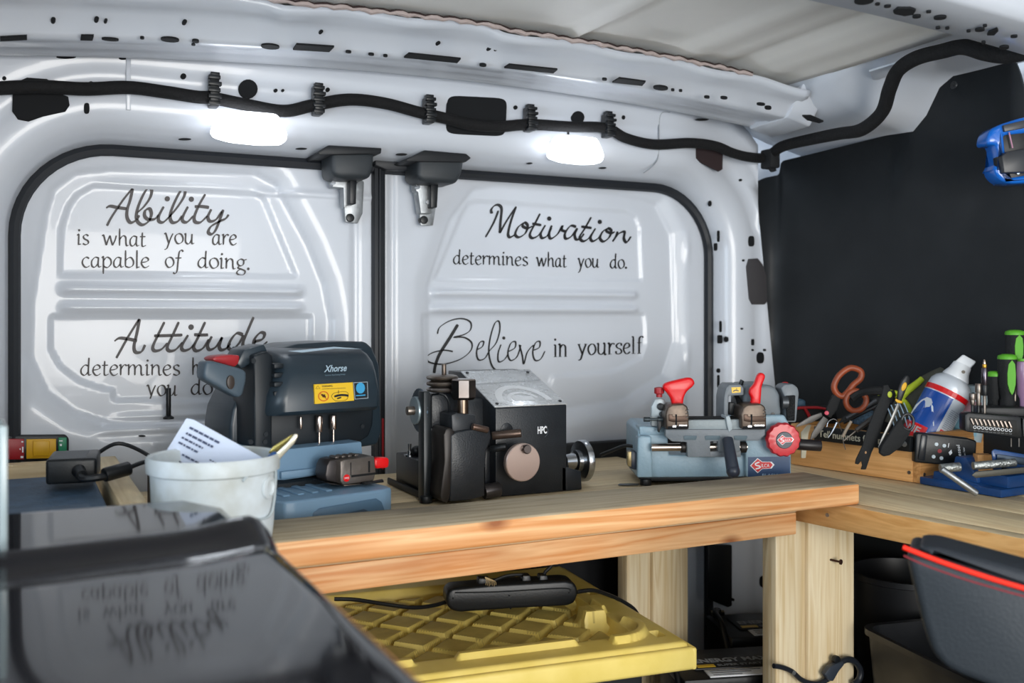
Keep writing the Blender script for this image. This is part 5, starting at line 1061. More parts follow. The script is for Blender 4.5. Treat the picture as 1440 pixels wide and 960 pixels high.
# folding knife with yellow button
F = CF(1262, 570, 1.745); t = T('scalpel', 'thin grey bladed tool with black handle and yellow spots', 'knife', F.loc, F.rz)
b = B(); b.fp(F, [(1275, 527), (1279, 529), (1280, 535), (1273, 552), (1268, 565), (1262, 563), (1264, 548), (1269, 535)], -.005, .002, bev=.002); b.o('handle', BLK, t)
b = B(); b.fp(F, ell(1271.5, 543.5, 3.2, 6.5, r=.4), -.0065, -.005, bev=.0005); b.fp(F, [(1260, 560), (1263, 562), (1269, 564), (1268, 567), (1262, 566), (1259, 563)], -.0065, -.004, bev=.0005); b.o('yellow_grip', mat('yellow_grip', 'd8a51c', .5), t)
b = B(); b.fp(F, [(1262, 566), (1266, 568), (1258, 588), (1248, 610), (1240, 630), (1236, 634), (1235, 628), (1240, 615), (1252, 590)], -.003, -.001, bev=.0005); b.o('blade', mat('blade_dull', '70706e', .35, .8), t)
# black handle with ring end
F = CF(1262, 610, 1.735); t = T('pocket_knife', 'black tapered knife handle with a ring end hanging over the tool box edge', 'knife', F.loc, F.rz)
b = B(); b.fp(F, [(1268, 586), (1272, 602), (1279, 606), (1284, 600), (1280, 610), (1268, 628), (1252, 640), (1243, 642), (1237, 637), (1240, 628), (1254, 606)], -.006, .003, bev=.0025, seg=3); b.o('handle', BLKR, t)
b = B(60); b.tube([F.p(x, y, -.002) for x, y in [(1267, 594), (1271, 584), (1278, 582), (1284, 588), (1284, 597), (1279, 604), (1271, 601)]], .0026, n=8, closed=True); b.o('ring', mat('ring_black', '2a2c2e', .3), t)
# grey rod tools, tweezers, wires
F = CF(1200, 600, 1.81)
def rod(nm, label, cat, pts, r, m, y=0., grp=None):
    t = T(nm, label, cat, F.loc, F.rz, grp); b = B(); b.tube([F.p(x, y_, y) for x, y_ in pts], r, n=8, sub=4); b.o('shaft', m, t); return t
rod('punch', 'grey steel punch lying slanted across the tool box edge', 'punch', [(1234, 583), (1216, 596), (1204, 605)], lambda u: .0055-.001*u, mat('punch_grey', '4d4a48', .4, .6))
t_ = rod('pick', 'thin dark pick slanting down from the punch', 'pick', [(1203, 606), (1196, 612), (1186, 620)], .0012, STEELD)
rod('file', 'small pale wooden stick standing in the tool box', 'stick', [(1197, 592), (1190, 604), (1185, 614)], .0028, mat('stick', '8f8272', .6))
rod('wire_pick', 'bent thin silver wire hanging below the stick', 'wire', [(1184, 612), (1186, 622), (1189, 632)], .0008, STEEL)
rod('wire_loop', 'thin looped grey wire at the tool box edge', 'wire', [(1163, 600), (1165, 593), (1172, 589), (1178, 593), (1184, 606)], .0009, STEEL)
rod('tweezers', 'small steel tweezers pointing down at the box edge', 'tweezers', [(1177, 594), (1171, 606), (1165, 615)], lambda u: .0022-.0015*u, STEEL)
rod('pen', 'slim black pen lying behind the punch in the tool box', 'pen', [(1243, 566), (1222, 576), (1186, 594)], .0036, BLK, .06)
rod('pen', 'dark grey pen with a bright clip tip beside the orange scissors', 'pen', [(1232, 562), (1214, 574), (1190, 588)], .0032, mat('pen_grey', '3a3d42', .3), .05)
F = CF(1132, 610, 1.905); t = T('plastic_tag', 'cream plastic tag at the left end of the tool box', 'tag', F.loc, F.rz)
b = B(); b.fp(F, [(1127, 608), (1136, 598), (1141, 597), (1137, 610), (1133, 644), (1127, 644)], -.003, .002, bev=.0008); b.o('body', mat('cream', 'cbc8b4', .5), t)
F = CF(1215, 595, 1.90); t = T('sponge', 'blue speckled scouring pad lying in the tool box', 'pad', F.loc, F.rz)
b = B(); b.fp(F, [(1200, 596), (1201, 588), (1226, 577), (1234, 581), (1232, 592), (1212, 598)], .0, .05, bev=.003); b.o('body', mat('speckle_blue', '3d5a72', .8, vcol='1c2933', vscale=220), t)
# red and black tool at the back left
F = CF(1145, 578, 2.02); t = T('folding_case', 'red and black tool case behind the tool box', 'case', F.loc, F.rz)
b = B(); b.fp(F, [(1116, 596), (1117, 573), (1135, 571), (1175, 572), (1180, 596)], .0, .04, bev=.005); b.o('body', BLKR, t)
b = B(); b.tube([F.p(x, y, -.004) for x, y in [(1120, 574), (1130, 573), (1150, 573), (1162, 575)]], .0028); b.tube([F.p(x, y, -.004) for x, y in [(1131, 573), (1138, 585), (1137, 592)]], .0032); b.o('red_trim', mat('dull_red', 'a51f26', .4), t)
F = CF(1128, 566, 2.03); t = T('blue_fitting', 'small blue-grey fitting behind the black brush guard', 'fitting', F.loc, F.rz); b = B(); b.fp(F, [(1122, 572), (1122, 564), (1128, 561), (1133, 564), (1133, 572)], .0, .02, bev=.002); b.o('body', mat('dull_blue', '3c6076', .5), t)
# spare jaws and dark tools inside
F = CF(1240, 570, 1.86); t = T('pliers', 'black handled pliers lying deep in the tool box', 'pliers', F.loc, F.rz)
b = B(); b.tube([F.p(x, y, .0) for x, y in [(1196, 560), (1210, 552), (1236, 549), (1248, 556)]], .008, n=8); b.o('handle', BLKR, t); b = B(); b.tube([F.p(x, y, .02) for x, y in [(1200, 580), (1222, 566), (1252, 560)]], .009, n=8); b.o('handle', BLKR, t)
t = T('wire_bundle', 'loose bundle of thin pale blue wires in the tool box', 'wire', F.loc, F.rz)
for k in range(5):
    b = B(); x = 1247+6*k; b.tube([F.p(x, 570-k, -.02), F.p(x+6, 585-k, -.025), F.p(x+12, 604, -.02)], .0011, n=6); b.o('wire', mat('wire_blue', '8ca6ba', .4) if k == 0 else bpy.data.materials['wire_blue'], t)
# lime and black glove
F = CF(1290, 565, 1.93); t = T('work_glove', 'black and lime green work glove bunched behind the knives', 'glove', F.loc, F.rz)
GK = mat('glove_black', '55554b', .85, bump=.8, bscale=120); LIME = mat('glove_lime', 'b7c82e', .7, bump=.5, bscale=150)
b = B(60); b.tube([F.p(x, y, .0) for x, y in [(1266, 600), (1275, 577), (1290, 556), (1312, 540), (1330, 530)]], lambda u: .030-.008*u, n=14, sub=6); b.o('body', GK, t)
b = B(60); b.tube([F.p(x, y, .02) for x, y in [(1290, 590), (1300, 565), (1318, 545), (1332, 535)]], .022, n=12); b.o('finger', GK, t)
b = B(60); b.tube([F.p(x, y, -.022) for x, y in [(1263, 562), (1275, 550), (1288, 540), (1297, 532)]], lambda u: .0085-.003*u, n=8); b.o('lime_seam', LIME, t)
b = B(60); b.tube([F.p(x, y, -.028) for x, y in [(1262, 560), (1272, 565), (1280, 577), (1282, 588)]], .0055, n=8); b.o('lime_seam', LIME, t)
b = B(60); b.tube([F.p(x, y, -.015) for x, y in [(1232, 562), (1240, 556), (1252, 551), (1262, 553)]], .0045, n=8); b.o('lime_seam', LIME, t)
b = B(60); b.tube([F.p(x, y, .0) for x, y in [(1320, 534), (1328, 530), (1330, 534)]], .005, n=8); b.o('lime_tab', LIME, t)
# ---------- spray cans
def can(name, label, base, top, rad, d, art):
    p0, p1 = PD(*base, d), PD(*top, d+.0); ax = (p1-p0).normalized(); toc = (CAM-p0); toc = (toc-ax*toc.dot(ax)).normalized(); sd = ax.cross(toc)
    H = (p1-p0).length; t = T(name, label, 'spray can', p0)
    def cp(ang_, h, r=rad):  # ang 0 faces the camera, positive to image right
        a = math.radians(ang_); return ax*h+toc*(r*math.cos(a))-sd*(r*math.sin(a))*(-1 if sd.dot(Vector((ct, -st, 0))) > 0 else 1)
    def patch(nm, m, a0, a1, h0, h1, r=rad+.0006, n=16):
        b = B(60)
        for k in range(n):
            u, v = a0+(a1-a0)*k/n, a0+(a1-a0)*(k+1)/n; b.face([cp(u, h0, r), cp(v, h0, r), cp(v, h1, r), cp(u, h1, r)])
        return b.o(nm, m, t)
    return t, ax, H, cp, patch
CW = mat('can_white', 'dfe6ee', .25, .2); CBL = mat('can_blue', '1d5fb8', .25, vcol='1248a0', vscale=12)
t, ax, H, cp, patch = can('spray_can', 'white, red and blue spray can with white nozzle cap leaning in the tool box', (1296, 618), (1336, 545), .0385, 1.845, 0)
b = B(); b.lathe([(0, -.02), (.0385, -.02), (.0385, H-.004), (.0375, H+.004), (.033, H+.012), (.026, H+.018), (.022, H+.020)], (0, 0, 0), ax, n=40); b.o('body', CW, t)
b = B(); b.lathe([(.024, H+.018), (.0245, H+.022), (.019, H+.034), (.0165, H+.048)], (0, 0, 0), ax, n=24); b.o('cap_base', mat('cap_white', 'e9ecef', .35), t)
b = B(); c0 = ax*(H+.045); e1 = cp(90, 0, 1.).normalized(); e2 = cp(0, 0, 1.).normalized()
b.prism([c0-e1*.015-e2*.011, c0+e1*.014-e2*.011, c0+e1*.018+ax*.018-e2*.011, c0-e1*.008+ax*.020-e2*.011], e2*.022, bev=.003, seg=3); b.o('nozzle', mat('cap_white2', 'eef0f2', .35), t)
b = B(); b.cyl(cp(20, H+.034, .018), cp(20, H+.034, .0215), .003, n=10); b.o('nozzle_hole', mat('nozzle_grey', '7d7468', .5), t)
patch('red_band', RED, -100, 100, H-.019, H-.009); patch('blue_field', CBL, -78, 22, H*.30-.02, H-.021)
patch('red_block', RED, -95, 0, -.008, .021, .0394); patch('text_frame', RED, 30, 66, .004, .030, .0392); patch('text_frame_inner', CW, 33, 63, .006, .028, .0396)
b = B(); 
for k in range(11):
    h = .034+.0035*k
    for a0, a1 in [(30, 44), (46, 62), (64, 70)]: b.face([cp(a0, h, .0393), cp(a1, h, .0393), cp(a1, h+.0012, .0393), cp(a0, h+.0012, .0393)])
b.o('small_print', mat('print_grey', '8993a3', .5), t)
b = B(); 
hand = [(-70, .050), (-55, .062), (-42, .070), (-28, .070), (-20, .064), (-22, .055), (-30, .052), (-38, .045), (-52, .035), (-66, .026), (-74, .022)]
b.bm.faces.new([b.bm.verts.new(cp(a_, h+.002, .0398)) for a_, h in hand]); b.bm.faces.new([b.bm.verts.new(cp(a_, h, .0398)) for a_, h in [(-22, .064), (-14, .060), (10, .030), (9, .028), (-17, .057)]]); b.o('printed_hand', CW, t)
tx = text('block_text', 'NE', LBLW, t, (0, 0, 0), (1, 0, 0), (0, 0, 1), .013, .026, bold=.03)
for v in tx.data.vertices: v.co = cp(-52+math.degrees(v.co.x/.0385), v.co.z+.003, .0399)
t, ax, H, cp, patch = can('bottle', 'pale bottle with blue lettering behind the spray can', (1356, 610), (1367, 545), .031, 1.875, 0)
t['category'] = 'bottle'
b = B(); b.lathe([(0, -.01), (.031, -.01), (.031, H-.02), (.028, H-.005), (.024, H+.003), (0, H+.006)], (0, 0, 0), ax, n=36); b.o('body', mat('bottle_pale', 'b9ccd2', .35), t)
patch('pink_patch', mat('pink_patch', 'c58f98', .4), -50, 40, H*.48, H*.72); patch('blue_patch', mat('aqua_patch', '8fc0d2', .4), -50, 40, .0, H*.42)
tx = text('bottle_text', 'HOL', mat('teal_text', '17606e', .4), t, (0, 0, 0), (1, 0, 0), (0, 0, 1), .011, .026, bold=.02, shear=.2)
for v in tx.data.vertices: v.co = cp(-22+math.degrees(v.co.x/.031), v.co.z+H*.78, .0322)

# ---------- bit rack, bits and screwdrivers
F = Fr(PD(1400, 620, 1.66), -TH-math.radians(6)); L = F.p
t = T('bit_rack', 'black plastic rack holding a row of screwdriver bits with circle markings', 'tool rack', F.loc, F.rz)
b = B(); b.fp(F, [(1357, 583), (1362, 580), (1436, 586), (1438, 612), (1436, 616), (1360, 607), (1357, 604)], .0, .03, bev=.002); b.o('body', BLK, t)
b = B(); b.fp(F, [(1364, 586), (1430, 591), (1430, 611), (1364, 604)], -.0012, .0, bev=.0004); b.o('face_panel', mat('rack_dark', '0b0c0d', .5), t)
b = B(); b.fp(F, [(1438, 588), (1460, 590), (1460, 618), (1438, 614)], .0, .03, bev=.002); b.o('side_section', BLK, t)
BIT = mat('bit_steel', 'b5a598', .25, 1.)
for k in range(10):
    x = 1367+5.9*k; b = B(); b.cyl(L(x-1.5, 588+.5*k, -.003), L(x+2.2, 596.5+.45*k, -.004), .0021, .0018, n=6); b.cyl(L(x+2.2, 596.5+.45*k, -.004), L(x+3.0, 598.5+.45*k, -.004), .0016, .0005, n=6); b.o('bit', BIT, t)
for k in range(10):
    x = 1371+5.55*k; b = B(60); b.tube([L(x+2*math.cos(a), 600.5+.5*k+2*math.sin(a), -.002) for a in [2*pi*j/10 for j in range(10)]], .0005, n=4, closed=True, sub=1)
    b.o('circle_mark', LBLW, t)
    text('size_mark', random.choice(['PH1', 'PH2', 'PZ2', 'T15', 'T20', 'H4', 'SL5']), mat('mark_grey', '8b8f92', .5) if k == 0 else bpy.data.materials['mark_grey'], t, L(x-1.8, 606+.5*k, -.0018), (1, 0, 0), (0, 0, 1), .0016, .0042)
b = B(); b.box((L(1380, 580, .03).x, .031, L(1380, 580, .03).z-.006), (L(1462, 580, .03).x, .08, L(1380, 573, .03).z), bev=.002); b.o('rear_shelf', mat('shelf_dark', '232426', .5), t)
for x, y0, y1 in [(1422, 616, 640), (1433, 616, 640)]:
    b = B(); b.cyl(L(x, y0, .01), L(x, y1-12, .01), .0012, n=8); b.o('support_wire', STEELD, t)
t = T('wood_block', 'short pine block standing under the bit rack', 'block', Vector((F.loc.x, F.loc.y, b_)), F.rz)
q = Fr(t.location, F.rz); b = B(); b.box((q.p(1374, 650, .01).x, .008, .0), (q.p(1396, 650, .01).x, .03, .062), bev=.001); b.o('block_body', wood('block_grain', 'd9a468', 'b98048', 2, .55, scale=1.2), t)
SD = [(1367, 541, 582, 3.2, 'socket bit with dark brown collar at the left of the bit rack', [(1363, 553, 1371.5, 568), (1365, 568, 1370, 584)]),]
def post(label, cx, segs, tipm=None, y=.0):
    p = L(cx, segs[-1][1], y); t = T('driver_bit', label, 'bit', F.loc, F.rz, None)
    for i_, (y0, y1, w0, w1, m) in enumerate(segs):
        b = B(); b.cyl(L(cx, y1, y), L(cx, y0, y), w1/2/FPX*1.67, w0/2/FPX*1.67, n=14, bev=.0006); b.o(['tip', 'sleeve', 'shank', 'collar'][min(i_, 3)], m, t)
post('short socket driver with brown collar, leftmost on the bit rack', 1367.5, [(553, 562, 9, 9, STEELD), (562, 569, 7, 6, STEELD), (569, 584, 4, 4, BLK)], y=.02)
post('taller socket driver with brown collar, second on the bit rack', 1376, [(539, 552, 9, 9, STEELD), (552, 570, 6.5, 6.5, STEELD), (570, 586, 4, 4, BLK)], y=.02)
post('tall bit holder with a gold cross tip standing on the bit rack', 1384.5, [(505, 512, 2.5, 5, BIT), (512, 517, 6, 6, mat('gold_collar', 'c9963a', .3, .8)), (517, 541, 8.5, 8.5, mat('sleeve_chrome', '5b555c', .2, .9)), (541, 556, 10, 9, BLK), (556, 588, 4, 4, STEELD)], y=.015)
def driver(label, cx, ytop, ybot, w_, y, cap, base=None, panel=True):
    q = Fr(PD(cx, ybot, 1.745 if y == 0 else y), -TH); t = T('screwdriver', label, 'screwdriver', q.loc, 0, None); t.rotation_euler = (0, 0, -TH)
    k = q.loc; sc_ = (1.745 if y == 0 else y)/FPX; H = (ybot-ytop)*sc_; R = w_/2*sc_
    b = B(50); b.lathe([(R*.72, 0), (R*.8, .001), (R*.8, H*.10), (R*.68, H*.16), (R*.8, H*.25), (R*.92, H*.45), (R*.98, H*.78), (R*.98, H-.006)], n=28, fn=lambda a: 1+.03*math.cos(6*a)); b.o('grip', BLKR, t)
    b = B(50); b.lathe([(R*.98, H-.006), (R, H-.003), (R*.92, H+.0005), (R*.5, H+.003), (0, H+.0035)], n=28); b.o('end_cap', GREEN, t)
    b = B(50); b.lathe([(R*.74, -.003), (R*.76, 0), (R*.70, .0015)], n=24); b.o('lower_collar', GREEN, t)
    if panel:
        b = B(50); n = 18
        for side_ in (0,):
            P = [(0, H*.92), (.34, H*.84), (.45, H*.66), (.42, H*.45), (.2, H*.30), (0, H*.24), (-.2, H*.30), (-.42, H*.45), (-.45, H*.66), (-.34, H*.84)]
            b.bm.faces.new([b.bm.verts.new((R*1.02*math.sin(a_), -R*1.02*math.cos(a_)-.0006, z)) for a_, z in P]); 
            ex_ = bmesh.ops.extrude_face_region(b.bm, geom=b.bm.faces[:]); bmesh.ops.translate(b.bm, verts=[g for g in ex_['geom'] if isinstance(g, bmesh.types.BMVert)], vec=(0, R*.2, 0))
        b.o('green_panel', GREEN, t)
    if base:
        b = B(); b.cyl((0, 0, -.003), (0, 0, -base), .0028); b.o('shank', STEELD, t)
driver('screwdriver with green-capped black grip and long green panel, front of the group', 1416.5, 500, 571, 26, 1.735, 0, .012)
driver('short dark screwdriver grip with green rim, left behind the front grip', 1398, 524, 571, 21, 1.75, 0, .012, panel=False)
driver('tallest screwdriver with green cap, standing behind the front grip', 1427, 466, 524, 26, 1.765, 0, .05)
q = Fr(PD(1438, 575, 1.72), -TH); t = T('clear_tube', 'clear purple-tinted tube of bits at the right edge of the photo', 'tube', q.loc, -TH)
b = B(); b.lathe([(0, .0), (.004, 0), (.005, .018), (.009, .026), (.010, .075), (.0092, .082), (0, .083)], n=24); b.o('tube_body', mat('purple_clear', 'b48fb4', .15, trans=.5), t)
b = B(); b.cyl((0, 0, .083), (0, 0, .087), .0075); b.o('green_ring', GREEN, t)

# ---------- handheld remote / programmer
F = Fr(PD(1330, 655, 1.74), -TH-math.radians(4)); L = F.p
t = T('handheld_tester', 'small black handheld tester with white symbols leaning against the tool box', 'tester', F.loc, F.rz)
b = B(); b.fp(F, [(1288, 611), (1291, 608), (1362, 616), (1374, 620), (1372, 655), (1320, 653), (1286, 650)], .0, .018, bev=.003, seg=3); b.o('body', BLK, t)
b = B(); b.fp(F, [(1296, 611), (1305, 612), (1301, 648), (1291, 646)], -.003, .002, bev=.002); b.o('end_ridge', mat('ridge_black', '22252a', .25), t)
for x, y in [(1317, 624.5), (1328, 626.5), (1313, 642), (1324, 644)]:
    b = B(); p = L(x, y, -.0008); b.cyl(p, p+Vector((0, .001, 0)), .0032, n=14); b.o('white_button', mat('btn', 'c8d4dc', .4) if 'btn' not in bpy.data.materials else bpy.data.materials['btn'], t)
b = B(); p = L(1321.5, 634, -.001); b.cyl(p, p+Vector((0, .001, 0)), .0036, n=14); b.o('red_button', mat('btn_red', '8f1f2a', .4), t)
b = B(); b.fp(F, [(1334, 636), (1338, 632), (1339, 637), (1336, 640)], -.0006, .0); b.fp(F, [(1333, 629), (1334, 623), (1335, 623), (1334, 629)], -.0006, 0); b.o('icon', LBLW, t)
ez = (L(1350, 630, 0)-L(1352, 645, 0)).normalized()
text('side_text', 'vessel', LBLW, t, L(1352, 645, -.0004), ez, (-1, 0, .1), .006, .024); text('side_text', 'Smart Tester', LBLW, t, L(1358, 643, -.0004), ez, (-1, 0, .1), .003, .018)

# ---------- blue drill vise
V0 = PZ(1408, 701, b_); V1 = PZ(1293, 681, b_); va = math.atan2(V0.y-V1.y, V0.x-V1.x); Lv = (V0-V1).length
F = Fr(V1, va); L = F.p
t = T('drill_vise', 'blue steel drill vise with zinc screw and tommy bar at the right edge', 'vise', F.loc, F.rz)
b = B(); b.box((0, 0, .001), (Lv, .20, .014), bev=.002); b.o('base', VISE, t)
b = B(); b.fp(F, [(1310, 683), (1313, 662), (1325, 664), (1408, 692), (1408, 700)], .006, .09, bev=.0015); b.o('body', VISE, t)
zt_ = L(1345, 645, .01).z
def vx(px, y=0.): return L(px, 680, y).x
b = B(); b.prism([(vx(1330), .012, .016), (vx(1336), .012, zt_+.004), (vx(1352), .012, zt_+.004), (vx(1366), .012, .03), (vx(1368), .012, .016)], (0, .075, 0), bev=.003); b.o('fixed_jaw', VISE, t)
b = B(); b.box((vx(1366), .02, .014), (Lv-.002, .19, .034), bev=.002); b.o('slide_way', VISE, t)
F3 = CF(1400, 655, 1.58); 
b3 = Fr(F.loc, F.rz)
def W2(p): return Matrix.Rotation(-F.rz, 3, 'Z')@(Matrix.Rotation(F3.rz, 3, 'Z')@p+F3.loc-F.loc)
b = B(); b.cyl(W2(F3.p(1322, 658.5, .02)), W2(F3.p(1350, 656, .02)), .0072, n=20, bev=.001); b.cyl(W2(F3.p(1368, 655, .02)), W2(F3.p(1428, 650, .02)), .0066, n=20, bev=.001); b.o('screw', mat('vise_zinc', '9fa3a2', .4, .85, bump=1.5, bscale=140), t)
b = B(); b.cyl(W2(F3.p(1324, 659, -.0)), W2(F3.p(1374, 694, -.012)), .0052, n=16, bev=.0012); b.o('tommy_bar', ZINC, t)
b = B(); b.prism([W2(F3.p(x, y, .05)) for x, y in [(1394, 634), (1398, 631), (1450, 640), (1450, 662), (1396, 655)]], W2(F3.p(1394, 634, .07))-W2(F3.p(1394, 634, .05)), bev=.002); b.o('moving_jaw', VISE, t)
b = B(); b.prism([W2(F3.p(x, y, .045)) for x, y in [(1402, 638), (1450, 645), (1450, 655), (1402, 648)]], W2(F3.p(1394, 634, .05))-W2(F3.p(1394, 634, .045)), bev=.001); b.o('jaw_face', mat('jaw_dark', '2e3a48', .4, .5), t)
b = B(); b.prism([W2(F3.p(x, y, .0)) for x, y in [(1366, 668), (1372, 663), (1450, 656), (1450, 664), (1372, 672)]], W2(F3.p(1394, 634, .04))-W2(F3.p(1394, 634, .0)), bev=.001); b.o('slide', mat('slide_olive', '4b4a44', .5, .5), t)

clampz(t, .0006)
# ---------- blue and black holder on the panel
F = CF(1420, 212, 1.72); L = F.p
t = T('tape_holder', 'bright blue and black holder fixed high on the black panel at the right edge', 'holder', F.loc, F.rz)
b = B(50); b.fp(F, [(1388, 203), (1389, 190), (1394, 181), (1408, 174), (1433, 166), (1460, 160), (1460, 185), (1412, 190), (1415, 215), (1412, 232), (1418, 250), (1460, 243), (1460, 256), (1425, 258), (1410, 255), (1401, 246), (1398, 236), (1399, 234), (1406, 234), (1407, 230), (1403, 212), (1402, 204), (1400, 203)], .0, .045, bev=.006, seg=3); b.o('blue_frame', BRIGHTB, t)
b = B(); b.fp(F, [(1409, 177), (1445, 166), (1460, 164), (1460, 252), (1424, 255), (1414, 232), (1410, 205)], .004, .06, bev=.002); b.o('inner_body', mat('holder_black', '0d0e11', .4), t)
b = B(); b.fp(F, [(1411, 176), (1460, 164), (1460, 176), (1413, 185)], -.006, .02, bev=.001); b.o('upper_jaw', mat('holder_grey', '3b3c40', .35), t)
b = B(); b.fp(F, [(1409, 219), (1416, 213), (1460, 206), (1460, 241), (1412, 243)], -.014, .02, bev=.002); b.o('lower_jaw', mat('holder_grey2', '2e3034', .35), t)
b = B(); b.cyl(L(1419, 186, -.003), L(1424, 208, -.003), .0012); b.o('pink_wire', mat('pink_wire', 'b9849a', .5), t)
b = B(); b.cyl(L(1432, 243.5, -.004), L(1432, 243.5, .004), .0022); b.o('screw', STEEL, t)

# ================================================================== UNDER THE BENCH
# yellow lid on a tote
zl_ = EYE-.489
C0 = PZ(974, 903, zl_); C1 = PZ(792, 799, zl_); C2 = PZ(585, 953, zl_)
ax_ = math.atan2(C0.y-C2.y, C0.x-C2.x); 
t = T('storage_tote', 'storage tote with a yellow waffle-pattern lid under the workbench', 'tote', (C0.x, C0.y, 0), ax_)
WL, DL = .80, .50; shear_ = 0.
nx, ny = 230, 150; xs = np.linspace(-WL, 0, nx); ys = np.linspace(0, DL, ny); X, Y = np.meshgrid(xs, ys)
def edge(v, w_): return ss(0, w_, v)
rim = np.minimum(np.minimum(-X, X+WL), np.minimum(Y, DL-Y))
inner = ss(.062, .070, rim)
P_ = .094; U = (X+Y)/P_*1.0; Vv = (X-Y)/P_*1.0
fu = np.abs(U-np.round(U)); fv = np.abs(Vv-np.round(Vv))
pad = ss(.43, .385, fu)*ss(.43, .385, fv)*ss(.085, .092, rim)
Z = -.022*inner+.012*pad
def bump(x0, x1, y0, y1, h, w_=.006): 
    return h*ss(x0-w_, x0, X)*ss(x1+w_, x1, X)*ss(y0-w_, y0, Y)*ss(y1+w_, y1, Y)
rg = np.zeros_like(X)
rg = np.maximum(rg, bump(-.35, -.17, .050, .070, .008)); rg = np.maximum(rg, bump(-.62, -.42, .050, .070, .008)); rg = np.maximum(rg, bump(-.80, -.70, .050, .070, .008))
cd = np.hypot(X+.10, Y-.10); rg = np.maximum(rg, .010*ss(.012, .006, np.abs(cd-.058))*(X > -.115)*(Y < .125))
rg = np.maximum(rg, bump(-.105, -.072, .155, .185, .026)); rg = np.maximum(rg, bump(-.085, -.058, .185, .225, .012))
rg = np.maximum(rg, bump(-.105, -.072, .285, .315, .026)); rg = np.maximum(rg, bump(-.085, -.058, .315, .355, .012))
rg = np.maximum(rg, bump(-.66, -.62, .09, .30, .010)*ss(.0, .01, .30-Y))
Z = np.maximum(Z, np.where(rg > .0005, -.022*inner+rg+.000, Z)); Z = np.where(rg > .0005, np.maximum(Z, -.012+rg), Z)
Z -= .012*ss(.012, 0, rim)**2
for hx, hy in [(-.030, .055), (-.030, .30)]: Z = np.where((np.abs(X-hx) < .008) & (np.abs(Y-hy) < .014), Z-.012, Z)
Vt = np.stack([X, Y, Z+zl_], -1).reshape(-1, 3)
i = np.arange((ny-1)*(nx-1)); r, c = i//(nx-1), i % (nx-1); a_ = r*nx+c
me = bpy.data.meshes.new('lid'); me.from_pydata(Vt.tolist(), [], np.stack([a_, a_+1, a_+nx+1, a_+nx], -1).tolist()); me.polygons.foreach_set('use_smooth', [True]*len(me.polygons)); me.set_sharp_from_angle(angle=math.radians(40))
o = link('lid', me, t); me.materials.append(LIDY); me.materials.append(LIDP)
pf = pad.reshape(-1)[a_] > .5; me.polygons.foreach_set('material_index', pf.astype(int).tolist()); lab(o, 'yellow lid moulded in a diamond waffle pattern')
b = B(); b.box((-WL-.004, -.006, zl_-.040), (.004, .008, zl_-.006), bev=.006, seg=3); b.box((-.004, -.006, zl_-.040), (.005, DL+.004, zl_-.006), bev=.004); b.box((-WL-.004, DL-.006, zl_-.040), (.004, DL+.004, zl_-.006), bev=.004); b.o('lid_skirt', LIDY, t)
b = B(); 
for hx, hy in [(-.030, .055), (-.030, .30)]: b = B(); b.box((hx-.006, hy-.011, zl_-.012), (hx+.006, hy+.011, zl_-.0105)); b.o('latch_slot', DARKH, t)
b = B(); b.prism([(-WL+.06, .04, .0), (-.06, .04, .0), (-.06, DL-.04, 0), (-WL+.06, DL-.04, 0)], (0, 0, zl_-.03), bev=.01); b.o('tub', mat('tote_grey', '1c1f22', .5), t)
# power strip on the lid
ps = PZ(720, 862, zl_-.003); F = Fr(ps, -math.radians(15)); L = F.p
t = T('power_strip', 'black power strip lying on its side on the yellow lid', 'power strip', F.loc, F.rz)
b = B(); b.fp(F, [(627, 842), (629, 832), (636, 827), (690, 822), (795, 816), (806, 818), (812, 826), (813, 836), (808, 848), (798, 852), (720, 856), (648, 861), (636, 859), (629, 852)], .0, .045, bev=.005, seg=3); b.o('body', BLK, t)
b = B(60); b.tube([L(x, y, -.001) for x, y in [(640, 833), (700, 832), (790, 827), (803, 831)]], .0012, n=5); b.o('seam', mat('seam_black', '2b2e31', .4), t)
for x, y in [(637, 841), (716, 837), (800, 833), (718, 855)]:
    b = B(); p = L(x, y, -.0003); b.cyl(p, p+Vector((0, .002, 0)), .0015, n=8); b.o('screw_hole', DARKH, t)
def plug(label, x0_, x1_, y0_, cab):
    t = T('plug', label, 'plug', F.loc, F.rz); b = B(); b.fp(F, [(x0_, 824), (x0_+1, y0_), (x1_-2, y0_), (x1_, 822)], .012, .032, bev=.002); b.o('body', BLK, t)
    if cab: b = B(); b.tube([L(x, y, .022) for x, y in cab], .0030); b.o('cable', BLK, t)
plug('leftmost black plug in the power strip', 672, 691, 813, None); plug('middle black plug with a looping cable in the power strip', 734, 748, 809, [(741, 811), (733, 808), (715, 809), (700, 814), (690, 820)]); plug('rightmost black plug in the power strip', 758, 772, 809, [(765, 812), (767, 804), (775, 796), (785, 780)])
t = T('twine', 'frayed end of pale twine on top of the power strip', 'twine', F.loc, F.rz)
for k in range(7):
    b = B(); b.tube([L(682, 811, .008), L(684+2*k, 817, .004), L(683+2.4*k, 822+(k % 3), -.002)], .0005, n=4, sub=3); b.o('strand', mat('twine', 'c9b184', .8) if k == 0 else bpy.data.materials['twine'], t)
t = T('power_cable', 'black cable running left from the power strip over the yellow lid', 'cable', F.loc, F.rz)
b = B(); b.tube([W for W in [L(630, 845, .02), L(610, 851, .03), L(580, 854, .04), L(540, 849, .05), L(500, 843, .06), L(470, 842, .06)]], .0034); b.o('sheath', BLK, t)
t = T('power_cable', 'black cable running right from the power strip over the lid edge', 'cable', F.loc, F.rz)
b = B(); b.tube([L(811, 832, .02), L(835, 830, .03), L(860, 838, .04), L(880, 848, .045), L(893, 858, .045), L(902, 875, .04)], .0036); b.o('sheath', BLK, t)
